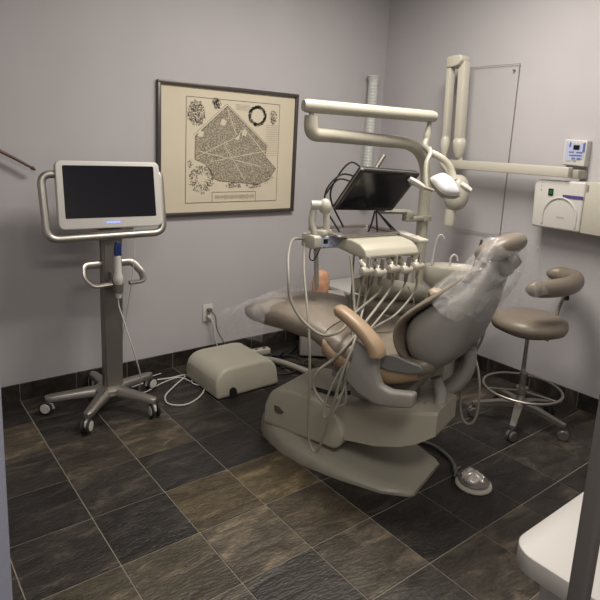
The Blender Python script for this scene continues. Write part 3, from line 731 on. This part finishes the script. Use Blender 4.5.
# ------------------------------------------------------------------ delivery unit: post, arm, instrument head, hoses
PB = Vector((1.93, -1.13, 0))
lp = thing('dental_light', 'cream overhead dental lamp on a tall post with long swing arms', 'dental light', tuple(PB))
b = MB()
post = [(PB.x, PB.y, .0), (PB.x, PB.y, 1.30)] 
arc = fillet([Vector((PB.x, PB.y, 1.0)), Vector((PB.x, PB.y, 1.495)), Vector((1.07, -1.13, 1.515))], .24, 12)
b.tube([Vector((PB.x, PB.y, 0))]+arc[:-1]+fillet([arc[-1]+Vector((.12, 0, 0)), Vector((1.07, -1.13, 1.515)), Vector((1.07, -1.13, 1.60))], .065, 8), .033, 16, res=1)
b.build('post_arm', M['cream'], lp, smooth=60)
MB().tube([(1.07, -1.13, 1.595), (1.07, -1.13, 1.65)], .012, 12, res=1).build('pivot_pin', M['steel'], lp)
b = MB(); b.tube([(1.02, -1.13, 1.642), (1.04, -1.135, 1.642), (1.825, -1.212, 1.642), (1.845, -1.214, 1.642)], [.026, .031, .031, .027], 16, res=1)
b.build('swing_arm', M['cream'], lp, smooth=60)
b = MB(); b.tube([(1.81, -1.213, 1.62), (1.81, -1.213, 1.59), (1.795, -1.22, 1.55), (1.795, -1.22, 1.52)], [.012, .012, .02, .02], 12, res=1)
b.tube([(1.80, -1.22, 1.53), (1.77, -1.23, 1.49), (1.785, -1.25, 1.46)], .017, 10)
b.build('drop_link', M['cream_dark'], lp)
LC = Vector((1.795, -1.365, 1.265))
b = MB()
b.tube([(1.785, -1.25, 1.47), (1.765, -1.275, 1.445), (1.73, -1.285, 1.40), (1.715, -1.30, 1.33), (1.71, -1.315, 1.275)], .013, 10, flat=1.5)
b.tube([(1.78, -1.25, 1.46), (1.80, -1.31, 1.435), (1.825, -1.35, 1.40), (1.835, -1.37, 1.36), (1.835, -1.39, 1.32)], .012, 10, flat=1.5)
b.build('yoke', M['cream'], lp)
TL, TR, MR, BR, BL = Vector((1.735, -1.305, 1.325)), Vector((1.805, -1.335, 1.362)), Vector((1.835, -1.385, 1.325)), Vector((1.825, -1.455, 1.245)), Vector((1.745, -1.395, 1.255))
ctr = (TL+TR+MR+BR+BL)/5; nrm = (TR-BL).cross(TL-BR).normalized()
if nrm.dot(Vector((-1, -1, .5))) < 0: nrm = -nrm
outl = []
crn = [TL, TR, MR, BR, BL]
for k, p in enumerate(crn):
    a_, b_ = crn[k-1], crn[(k+1) % 5]
    for q in range(5):
        tt_ = q/4; A2 = p+(a_-p)*.30; B2 = p+(b_-p)*.30; outl.append(A2*(1-tt_)**2+p*2*tt_*(1-tt_)+B2*tt_*tt_)
flat_o = [p-nrm*(p-ctr).dot(nrm) for p in outl]
def scl(f_, o): return [ctr+(p-ctr)*f_+nrm*o for p in flat_o]
MB().rings([scl(.55, -.075), scl(.85, -.055), scl(1.03, -.02), scl(1.05, -.004), scl(.98, .0)]).build('lamp_housing', M['cream_dark'], lp, smooth=50)
MB().rings([scl(.96, -.002), scl(.93, .008), scl(.75, .018), scl(.4, .024), scl(.02, .026)]).build('lamp_lens', M['lamp'], lp, smooth=70)
for nm, a, bb in (('grip', (1.545, -1.335, 1.325), (1.62, -1.365, 1.285)), ('grip', (1.845, -1.425, 1.305), (1.878, -1.465, 1.272))):
    MB().tube([a, tuple((Vector(a)+Vector(bb))/2), bb], [.016, .022, .018], 10, flat=.8).build('grip', M['white'], lp)
MB().tube([(1.62, -1.36, 1.285), (1.72, -1.35, 1.265)], .009, 8, res=1).build('grip_stem', M['cream'], lp)

# delivery head
du = thing('delivery_unit', 'cream dentist delivery unit with instrument tray head over the chair', 'delivery unit', (PB.x, PB.y+.0, 0))
EL = Vector((.994, -.11, 0)).normalized(); EF = Vector((-.11, -.994, 0)).normalized()
def dh(l_, f_, z): return Vector((1.195, -1.035, 0))+EL*l_+EF*f_+Vector((0, 0, z))
b = MB()
b.extrude([(0, 1.005), (0, 1.03), (.04, 1.042), (.31, 1.044), (.37, 1.036), (.41, 1.016), (.43, .985), (.42, .972), (.32, .975), (.15, .99)], lambda a, z, d: dh(d, a, z), .012, .332, .008, 3)
b.build('instrument_head', M['cream'], du, smooth=50)
b = MB(); b.extrude([(0, 0), (.10, 0), (.12, .010), (.12, .058), (.11, .066), (0, .066)], lambda a, z, d: Vector((1.07, -1.115, .984))+EF*a*.95+EL*d+Vector((0, 0, z)), -.01, .17, .006, 3)
cbx = b.build('control_box', M['cream_light'], du)
b = MB(); kp = lambda a, z: Vector((1.07, -1.115, .984))+EF*(.1145)+EL*a+Vector((0, 0, z))
MB().extrude([(.03, .010), (.16, .010), (.16, .058), (.03, .058)], lambda a, z, d: kp(a, z)+EF*d, 0, .0015).build('keypad', M['lightblue'], cbx)
MB().extrude([(.04, .028), (.065, .028), (.065, .050), (.04, .050)], lambda a, z, d: kp(a, z)+EF*d, 0.001, .0025).build('display', M['screen'], cbx)
for k, (a, z) in enumerate(((.045, .012), (.072, .045), (.085, .03), (.10, .018), (.115, .018), (.13, .045), (.132, .025))):
    MB().extrude(rrect(.009, .008, .002, 2, a, z), lambda a, z, d: kp(a, z)+EF*d, .001, .003).build('key', M['keyblue'], cbx)
MB().extrude([(0, 0), (.15, 0), (.15, .12), (0, .12)], lambda a, f_, d: dh(.345+a*.36+f_*.12, .22+f_*1.5, 1.040+d-f_*.15), 0, .02, .004, 2).build('touch_pad', M['cream_light'], du); tpad = bpy.context.scene.collection.objects[-1]
for i in range(3):
    for j in range(2): MB().box(dh(.362+.018*i+.008*j, .255+.07*j, 1.055-.007*j), (.02, .02, .003), rot=(0, 0, -.3)).build('key', M['grey_plastic'], tpad)
t = thing('steel_tray', 'shallow mauve grey steel tray lying on the delivery unit head', 'tray', tuple(dh(.17, .14, 1.044)))
tp = [(1.185, -1.105), (1.13, -1.275), (1.505, -1.335), (1.60, -1.17), (1.46, -1.03)]
b = MB().extrude([(-.03, .01), (.345, .01), (.345, .26), (-.03, .26)], lambda a, f_, d: dh(a, f_, 1.046+d), 0, .004, .001, 1); b.build('tray_floor', M['traysteel'], t)
loop = fillet([dh(-.035, .005, 1.053), dh(.35, .005, 1.053), dh(.35, .265, 1.053), dh(-.035, .265, 1.053)], .03, 5, True)
MB().tube(loop, .0085, 8, res=1, close=True).build('rim', M['steel'], t)
# knuckle joint left of the tray
KX = .035
b = MB(); b.ball((1.085+KX, -1.205, 1.185), 1, (.030, .030, .038)); b.tube([(1.03+KX, -1.17, 1.19), (1.085+KX, -1.205, 1.19)], .022, 12)
b.tube([(1.04+KX, -1.175, 1.165), (1.035+KX, -1.175, 1.10), (1.05+KX, -1.19, 1.05)], .017, 12); b.tube([(1.09+KX, -1.21, 1.17), (1.095+KX, -1.215, 1.06)], .016, 12, res=1)
b.box((1.085+KX, -1.20, 1.06), (.08, .06, .03), rot=(0, 0, .3), bev=.008)
b.build('brake_joint', M['cream_light'], du)
# link arm below
b = MB(); b.tube([(1.46, -1.36, .965), (1.46, -1.36, .83)], .032, 16, res=1); b.build('head_post', M['cream_dark'], du)
b = MB(); b.tube([(1.28, -1.28, .80), (1.34, -1.30, .795), (1.88, -1.19, .66), (1.93, -1.14, .64)], [.035, .052, .052, .04], 18, res=1); b.build('flex_arm', M['cream'], du, smooth=60)
b = MB(); b.tube([(1.30, -1.25, .70), (1.88, -1.18, .56)], .045, 14, res=1); b.build('lower_link', M['cream_dark'], du)
b = MB(); b.box((2.06, -1.08, .29), (.24, .34, .58), bev=.03, seg=3); b.build('utility_column', M['cream_dark'], du)
# instrument holders with handpieces
for k, l_ in enumerate((.01, .09, .17, .25, .32)):
    p = dh(l_, .44, .925-.012*(k % 2))
    h_ = MB().lathe([(.010, -.034), (.018, -.032), (.022, -.01), (.020, .014), (.012, .03)], p, EL, 16); h_.tube([p+Vector((0, 0, .01)), p-EF*.05+Vector((0, 0, .035))], .012, 8, res=1)
    ho = h_.build('instrument_holder', M['cream_light'], du)
    hp = MB().tube([p+EF*.01+Vector((0, 0, .065)), p+EF*.005+Vector((0, 0, .02)), p-EF*.004+Vector((0, 0, -.06))], [.007, .0115, .008], 10)
    hp.build('handpiece', M['chrome'] if k % 2 == 0 else M['dsteel'], ho)
def hose(pts, r=.0055, m='hose'): MB().tube(pts, r, 8, 7).build('hose', M[m], du)
LL = lambda l_, z, f_=.44: dh(l_, f_, z)
hose([(1.07, -1.13, 1.02), (.95, -1.19, 1.035), (.85, -1.29, .99), (.795, -1.37, .91), (.79, -1.395, .83), (.81, -1.44, .755), (.85, -1.51, .70), (.90, -1.54, .69), (.98, -1.53, .70), (1.06, -1.50, .74), LL(.09, .82), LL(.09, .88)], .0065)
hose([(1.06, -1.14, 1.0), (.96, -1.27, .90), (.86, -1.44, .72), (.836, -1.494, .53), (.838, -1.502, .26), (.846, -1.53, .175), (.857, -1.562, .20), (.872, -1.61, .40), (.90, -1.63, .56), (.98, -1.60, .66), LL(.01, .78), LL(.01, .88)], .0055)
hose([LL(.17, .88), LL(.15, .82), (1.10, -1.54, .71), (.96, -1.56, .62), (.93, -1.53, .57), (.885, -1.49, .51), (.875, -1.48, .44), (.90, -1.54, .375), (.94, -1.61, .40), (.95, -1.60, .52), (1.03, -1.56, .64), (1.12, -1.44, .80), (1.16, -1.36, .97)], .0065)
hose([LL(.25, .88), LL(.23, .82), (1.17, -1.56, .73), (1.02, -1.57, .62), (.93, -1.56, .50), (.89, -1.55, .40), (.875, -1.56, .33), (.90, -1.60, .38), (.96, -1.60, .52), (1.05, -1.52, .66), (1.2, -1.40, .86), (1.22, -1.36, .97)], .005)
hose([LL(.32, .88), LL(.31, .80), (1.30, -1.54, .72), (1.16, -1.52, .66), (1.02, -1.54, .60), (.94, -1.57, .48), (.92, -1.59, .42), (1.0, -1.58, .52), (1.15, -1.45, .70), (1.3, -1.38, .86), (1.32, -1.36, .97)], .0055)
for k, (x, y) in enumerate(((1.18, -1.36), (1.24, -1.30), (1.29, -1.36))):
    hose([(x, y, .99), (x, y, .80), (x-.04, y-.03, .68), (x-.09, y-.08, .62)], .0035, 'hose_dark')
MB().tube([(1.09, -1.19, .99), (1.10, -1.20, .80), (1.10, -1.20, .78)], [.011, .011, .008], 8, res=1).build('air_syringe', M['grey_plastic'], du)
hose([(1.06, -1.19, 1.0), (1.055, -1.19, .94), (1.075, -1.20, .93), (1.10, -1.21, .985)], .003, 'rubber')
hose([c(.28, -.30, .80), c(.32, -.3, .72), c(.28, -.30, .68)], .004, 'hose')

# ceiling-facing patient monitor
PT = Matrix.Translation((1.407, -1.268, 1.255)) @ Matrix.Rotation(math.radians(-1.6), 4, 'Z') @ Matrix.Rotation(math.radians(37.9), 4, 'X') @ Matrix.Rotation(math.radians(3.4), 4, 'Y')
pmn = lambda x, y, z: PT @ Vector((x, y, z))
t = thing('patient_monitor', 'black flat monitor tilted forward above the delivery tray', 'monitor', (1.407, -1.268, 1.255))
b = MB().extrude(rrect(.41, .26, .012, 4), lambda a, z, d: pmn(a, d, z), 0, .028, .004, 2)
b.extrude(rrect(.25, .16, .02, 4), lambda a, z, d: pmn(a, d, z), .028, .05, .004, 2)
bz = b.build('housing', M['black'], t)
MB().tube(fillet([pmn(.203, .012, .128), pmn(-.203, .012, .128), pmn(-.203, .012, -.128)], .012, 4), .005, 6, res=1).build('silver_edge', M['steel'], bz)
MB().extrude(rrect(.375, .222, .004, 2, cz=.004), lambda a, z, d: pmn(a, d, z), -.001, .001).build('screen', M['screen'], t)
b = MB().extrude(rrect(.035, .03, .004, 2, .17, .085), lambda a, z, d: pmn(a, d, z), -.022, .0, .003, 1)
b.build('clip', M['dsteel'], t)
b = MB(); b.tube([pmn(-.06, .05, .05), pmn(-.03, .075, .10), pmn(.0, .10, .15)], .011, 10, res=1); b.build('tilt_lever', M['steel'], t)
MB().tube([pmn(0, .05, -.02), (1.5, -1.17, 1.20), (1.60, -1.12, 1.135), (1.64, -1.12, 1.135)], .02, 10, flat=.6).build('mount_neck', M['steel'], t)
b = MB(); b.tube([(1.58, -1.12, 1.135), (1.80, -1.14, 1.125)], .018, 8, res=1, flat=.8); b.box((1.79, -1.14, 1.105), (.05, .05, .05), bev=.008); b.box((1.85, -1.14, 1.085), (.17, .05, .025), rot=(0, 0, 0), bev=.006)
b.lathe([(.03, -.012), (.048, -.014), (.048, .014), (.03, .012)], (PB.x, PB.y, 1.085), n=20)
b.build('support_arm', M['cream_dark'], t)
for p in ([pmn(-.10, .05, .03), pmn(-.21, .08, .03), pmn(-.27, .06, -.05), pmn(-.24, .03, -.14), (1.19, -1.20, 1.10), (1.21, -1.22, 1.06)],
          [pmn(-.10, .05, .07), pmn(-.18, .10, .09), pmn(-.23, .08, .0), pmn(-.22, .05, -.10), (1.25, -1.20, 1.08)],
          [pmn(-.12, .05, .0), pmn(-.20, .09, -.01), pmn(-.245, .07, -.09)],
          [(1.40, -1.26, 1.16), (1.385, -1.26, 1.10), (1.375, -1.25, 1.055)], [(1.41, -1.26, 1.16), (1.42, -1.26, 1.10), (1.43, -1.26, 1.055)],
          [(1.42, -1.25, 1.165), (1.47, -1.25, 1.12), (1.53, -1.27, 1.055)], [(1.42, -1.25, 1.16), (1.49, -1.25, 1.11), (1.55, -1.27, 1.055)]):
    MB().tube(p, .0045, 8).build('cable', M['rubber'], t)

# ------------------------------------------------------------------ cuspidor
t = thing('cuspidor', 'cream spittoon basin with two thin curved water spouts beside the light post', 'cuspidor', (2.16, -1.17, 0))
b = MB(); cc = Vector((2.155, -1.215, 0)); q_ = math.atan2(-.22, .22)
secs = []
for z, sx, sy in ((.64, .10, .06), (.67, .15, .085), (.70, .18, .105), (.775, .19, .112), (.795, .18, .108), (.796, .155, .085), (.77, .13, .07), (.765, .02, .01)):
    secs.append([cc+Matrix.Rotation(q_, 3, 'Z') @ Vector((sx*math.cos(a), sy*math.sin(a), 0))+Vector((0, 0, z)) for a in [2*PI*k/36 for k in range(36)]])
b.rings(secs); b.build('bowl', M['cream_light'], t, smooth=60)
MB().tube([cc+Vector((0, 0, .0)), cc+Vector((0, 0, .62))], .06, 18, res=1).build('pedestal', M['cream_dark'], t)
MB().tube([(2.075, -1.11, .79), (2.085, -1.11, .88), (2.095, -1.12, .955), (2.11, -1.135, .975), (2.125, -1.145, .95)], .006, 10).build('spout', M['white'], t)
MB().tube([(2.145, -1.19, .79), (2.145, -1.19, .84), (2.16, -1.20, .862), (2.175, -1.21, .85), (2.18, -1.215, .825)], .006, 10).build('spout', M['white'], t)
b = MB().tube([(2.26, -1.27, .79), (2.33, -1.26, .93)], .0035, 8, res=1); b.tube([(2.322, -1.261, .915), (2.337, -1.259, .95)], .0075, 8, res=1)
b.build('valve_stem', M['black'], t)
# suction hoses hanging behind the backrest
t = thing('suction_hoses', 'grey suction hoses hanging in loops behind the backrest', 'suction hoses', (1.62, -1.62, 0))
b = MB(); b.tube([c(.62, -.33, .78), c(.63, -.34, .60), c(.60, -.34, .44), c(.55, -.33, .32), c(.50, -.36, .26), c(.40, -.42, .30)], .012); b.build('hose', M['hose'], t)
b = MB(); b.tube([c(.66, -.36, .80), c(.655, -.36, .62), c(.61, -.37, .48), c(.58, -.36, .32), c(.60, -.34, .20), c(.64, -.34, .165), c(.67, -.35, .22), c(.66, -.37, .38), c(.60, -.42, .50), c(.50, -.45, .56)], .006); b.build('hose', M['hose'], t)
b = MB(); b.tube([c(.62, -.36, .74), c(.61, -.36, .55), c(.58, -.36, .40)], .005); b.build('hose', M['hose_dark'], t)
b = MB(); b.box(c(.635, -.35, .76), (.05, .03, .09), rot=(0, 0, -1.2), bev=.01); b.tube([c(.63, -.35, .78), c(.50, -.45, .74), c(.20, -.74, .62), c(.16, -.77, .55)], .014, 10); b.build('hose_holder', M['cream_dark'], t)

# ------------------------------------------------------------------ wall things on the right
# clear acrylic sheet
t = thing('acrylic_panel', 'clear rectangular acrylic sheet fixed flat to the right wall', 'acrylic panel', (XW, -.98, .94))
MB().box((XW-.014, -.975, 1.475), (.004, .385, 1.075)).build('sheet', M['glass'], t)
b = MB()
for y0_, z0_, sy_, sz_ in ((-.975, 2.0125, .387, .002), (-.975, .9375, .387, .002), (-1.168, 1.475, .002, 1.075)): b.box((XW-.014, y0_, z0_), (.005, sy_, sz_))
b.build('edge', M['dsteel'], t)
MB().lathe([(0, 0), (.006, 0), (.006, .02), (0, .02)], (XW-.018, -1.13, 1.975), (1, 0, 0)).build('screw', M['dsteel'], t)
# stack of cups tube in the corner
t = thing('cup_dispenser', 'tall milky ribbed cup dispenser tube standing in the room corner', 'cup dispenser', (2.47, -.1, 1.05))
prof = [(.0, 1.05)]; z = 1.05
while z < 1.93: prof += [(.036, z), (.0385, z+.006), (.036, z+.012)]; z += .022
prof += [(.034, 1.93), (.040, 1.955), (.045, 1.975), (0, 1.975)]
MB().lathe(prof, (2.50, -.085, 0), n=24).build('tube', M['cup'], t)
MB().lathe([(0, 0), (.048, 0), (.05, .006), (.045, .012), (0, .012)], (2.50, -.085, 1.973)).build('cap', M['white'], t)
MB().box((2.50, -.035, 1.5), (.03, .035, .5), bev=.004).build('wall_bracket', M['white'], t)
# x-ray arm
t = thing('dental_xray', 'cream wall mounted dental x-ray with folded scissor arms and tube head', 'x-ray machine', (XW, -1.66, 1.38))
MB().box((2.55, -1.228, 1.380), (.055, .81, .058), bev=.006).build('extension_arm', M['cream_light'], t)
b = MB().box((2.625, -1.645, 1.372), (.115, .045, .05), bev=.008)
b.build('wall_bracket', M['cream_dark'], t)
def lnk(name, a, c_, w, d):
    a = Vector(a); c_ = Vector(c_)
    mid = (a+c_)/2; v = c_-a
    MB().box(mid, (w, d, v.length), rot=(math.atan2(-v.y, v.z), 0, 0), bev=.004).build(name, M['cream_light'], t)
lnk('scissor_arm', (2.53, -.885, 1.50), (2.53, -.862, 2.03), .06, .050)
lnk('scissor_arm', (2.50, -.80, 1.50), (2.50, -.782, 2.03), .05, .034)
b = MB().extrude([(-.765, 2.0), (-.765, 2.05), (-.775, 2.062), (-.865, 2.068), (-.88, 2.058), (-.882, 2.03), (-.86, 2.005), (-.82, 1.995), (-.78, 1.992)], lambda a, z, d: Vector((d, a, z)), 2.465, 2.565, .008, 3)
b.build('top_joint', M['cream_light'], t)
MB().lathe([(0, -.08), (.02, -.08), (.034, -.05), (.045, .0), (.043, .03), (.03, .045), (0, .045)], (2.53, -.885, 1.505), n=20).build('lower_joint', M['cream_light'], t)
MB().lathe([(0, -.09), (.014, -.09), (.030, -.03), (.032, .02), (.022, .045), (0, .045)], (2.49, -.80, 1.51), n=20).build('lower_joint', M['cream_light'], t)
MB().tube([(2.54, -.885, 1.44), (2.55, -.885, 1.40)], .022, 14, res=1).build('arm_post', M['cream_light'], t)
MB().tube([(2.49, -.80, 1.43), (2.47, -.82, 1.38), (2.45, -.88, 1.34), (2.44, -.93, 1.29)], [.018, .026, .026, .03], 12).build('head_yoke', M['cream'], t)
b = MB().ball((2.42, -.982, 1.205), 1, (.072, .078, .115), None, 24, .85); b.build('tube_head', M['cream_light'], t, smooth=70)
b = MB().lathe([(0, 0), (.034, 0), (.036, .01), (.036, .10), (0, .10)], (2.40, -.962, .995), (.05, .0, 1)); b.build('cone', M['cream_light'], t)
# control panel
t = thing('xray_control_panel', 'small white control panel with blue keypad above the white wall box', 'control panel', (XW, -1.61, 1.49))
MB().extrude([(-1.535, 1.42), (-1.535, 1.565), (-1.665, 1.56), (-1.665, 1.415)], lambda a, z, d: Vector((d, a, z)), 2.625, XW, .006, 3).build('housing', M['white'], t)
kpn = MB().extrude([(-1.548, 1.452), (-1.546, 1.556), (-1.655, 1.552), (-1.655, 1.468), (-1.645, 1.455), (-1.56, 1.44)], lambda a, z, d: Vector((d, a, z)), 2.6225, 2.6255).build('keypad', M['lightblue'], t)
b = MB()
for a0, z0_, w, h_ in ((-1.585, 1.493, .028, .008), (-1.63, 1.492, .035, .008), (-1.61, 1.475, .07, .008), (-1.60, 1.458, .02, .01), (-1.63, 1.458, .02, .01), (-1.652, 1.52, .012, .05), (-1.573, 1.535, .01, .03)):
    MB().box((2.622, a0, z0_), (.002, w, h_)).build('key', M['keyblue'], kpn)
for k in range(5): MB().box((2.622, -1.565-.020*k, 1.546), (.002, .012, .009)).build('key', M['keywhite'], kpn)
MB().box((2.6215, -1.61, 1.52), (.002, .035, .026)).build('display', M['screen'], kpn)
MB().box((2.6215, -1.608, 1.448), (.002, .012, .014)).build('mark', M['grey_plastic'], kpn)
# wide wall box
t = thing('wall_imaging_box', 'wide white wall mounted imaging box with purple stripe and green switch', 'imaging box', (XW, -1.64, 1.2))
MB().extrude([(-1.437, 1.06), (-1.427, 1.30), (-1.445, 1.328), (-1.725, 1.334), (-1.725, 1.052), (-1.445, 1.052)], lambda a, z, d: Vector((d, a, z)), 2.55, XW, .012, 4).build('housing', M['white'], t)
MB().extrude([(-1.727, 1.052), (-1.727, 1.336), (-1.93, 1.338), (-1.93, 1.048)], lambda a, z, d: Vector((d, a, z)), 2.552, XW, .006, 2).build('side_unit', M['cream_light'], t)
b = MB(); pts = [Vector((2.548, -1.60+.098*math.cos(a), 1.125+.110*math.sin(a))) for a in [PI*k/18 for k in range(19)]]
b.tube([Vector((2.548, -1.502, 1.08))]+pts+[Vector((2.548, -1.698, 1.075))], .006, 8, res=1); b.build('arched_ridge', M['white'], t)
b = MB(); b.box((2.547, -1.535, 1.262), (.006, .03, .04), bev=.003); b.build('switch_bezel', M['black'], t)
MB().box((2.543, -1.538, 1.262), (.004, .018, .022)).build('switch', M['green'], t)
MB().box((2.5485, -1.665, 1.245), (.003, .115, .018)).build('purple_stripe', M['purple'], t)
b = MB()
for k in range(5): b.box((2.549, -1.590-.009*k, 1.123), (.002, .005, .010-.003*(k % 2)))
for k in range(3): b.box((2.549, -1.738, 1.315-.012*k), (.004, .012, .008))
for k in range(3): b.box((2.549, -1.475, 1.315-.022*k), (.002, .005, .008))
b.build('markings', M['grey_plastic'], t)

# ------------------------------------------------------------------ white counter, lower right
t = thing('white_counter', 'white laminate counter with rounded corner at the lower right', 'counter', (.9, -3.05, 0))
out = []
for k in range(9):
    a = PI/2+PI/2*k/8; out.append((.285+.05+.05*math.cos(a), -2.742-.05+.05*math.sin(a)))
out += [(.285, -3.35), (1.5, -3.35), (1.5, -2.742)]
MB().extrude(out, lambda a, y, d: Vector((a, y, d)), .72, .76, .003, 2).build('countertop', M['white_lam'], t)
MB().box((.91, -3.07, .41), (1.16, .56, .62), bev=.003).build('body', M['white_lam'], t)
MB().box((.92, -3.07, .05), (1.1, .5, .1)).build('plinth', M['black'], t)
dr = MB().box((.325, -3.07, .62), (.016, .50, .17), bev=.003).build('drawer', M['white_lam'], t)
MB().tube([(.317, -3.13, .62), (.295, -3.13, .62), (.295, -3.01, .62), (.317, -3.01, .62)], .005, res=1).build('handle', M['chrome'], dr)
t = thing('instrument_case', 'black and chrome case on the counter behind the dark door frame', 'case', (.44, -2.91, .76))
MB().box((.45, -2.92, .785), (.12, .10, .05), bev=.01).build('body', M['black'], t)
MB().box((.45, -2.92, .775), (.125, .105, .008), bev=.002).build('chrome_band', M['chrome'], t)

# ------------------------------------------------------------------ camera, world, view
R0 = None
cam = bpy.data.cameras.new('camera'); co = bpy.data.objects.new('camera', cam); C.objects.link(co)
yaw, pit, rol = .6631, -.1930, -.0478
f = Vector((math.cos(pit)*math.sin(yaw), math.cos(pit)*math.cos(yaw), math.sin(pit)))
rt = f.cross(Vector((0, 0, 1))).normalized(); dn = f.cross(rt)
cr_, sr_ = math.cos(rol), math.sin(rol)
X = cr_*rt+sr_*dn; Yd = -sr_*rt+cr_*dn
Mx = Matrix((X, -Yd, -f)).transposed().to_4x4(); Mx.translation = Vector((-.6324, -3.2198, 1.4813))
co.matrix_world = Mx
cam.sensor_width = 36; cam.lens = 566.4518/600*36
cam.shift_x = 7.0279/600; cam.shift_y = -48.3264/600
cam.clip_start = .02
bpy.context.scene.camera = co
w = bpy.data.worlds.new('world'); bpy.context.scene.world = w; w.use_nodes = True
w.node_tree.nodes['Background'].inputs[0].default_value = (.6, .6, .65, 1); w.node_tree.nodes['Background'].inputs[1].default_value = .3
vs = bpy.context.scene.view_settings
vs.view_transform = 'Standard'; vs.look = 'None'; vs.gamma = 1; vs.exposure = 0.12
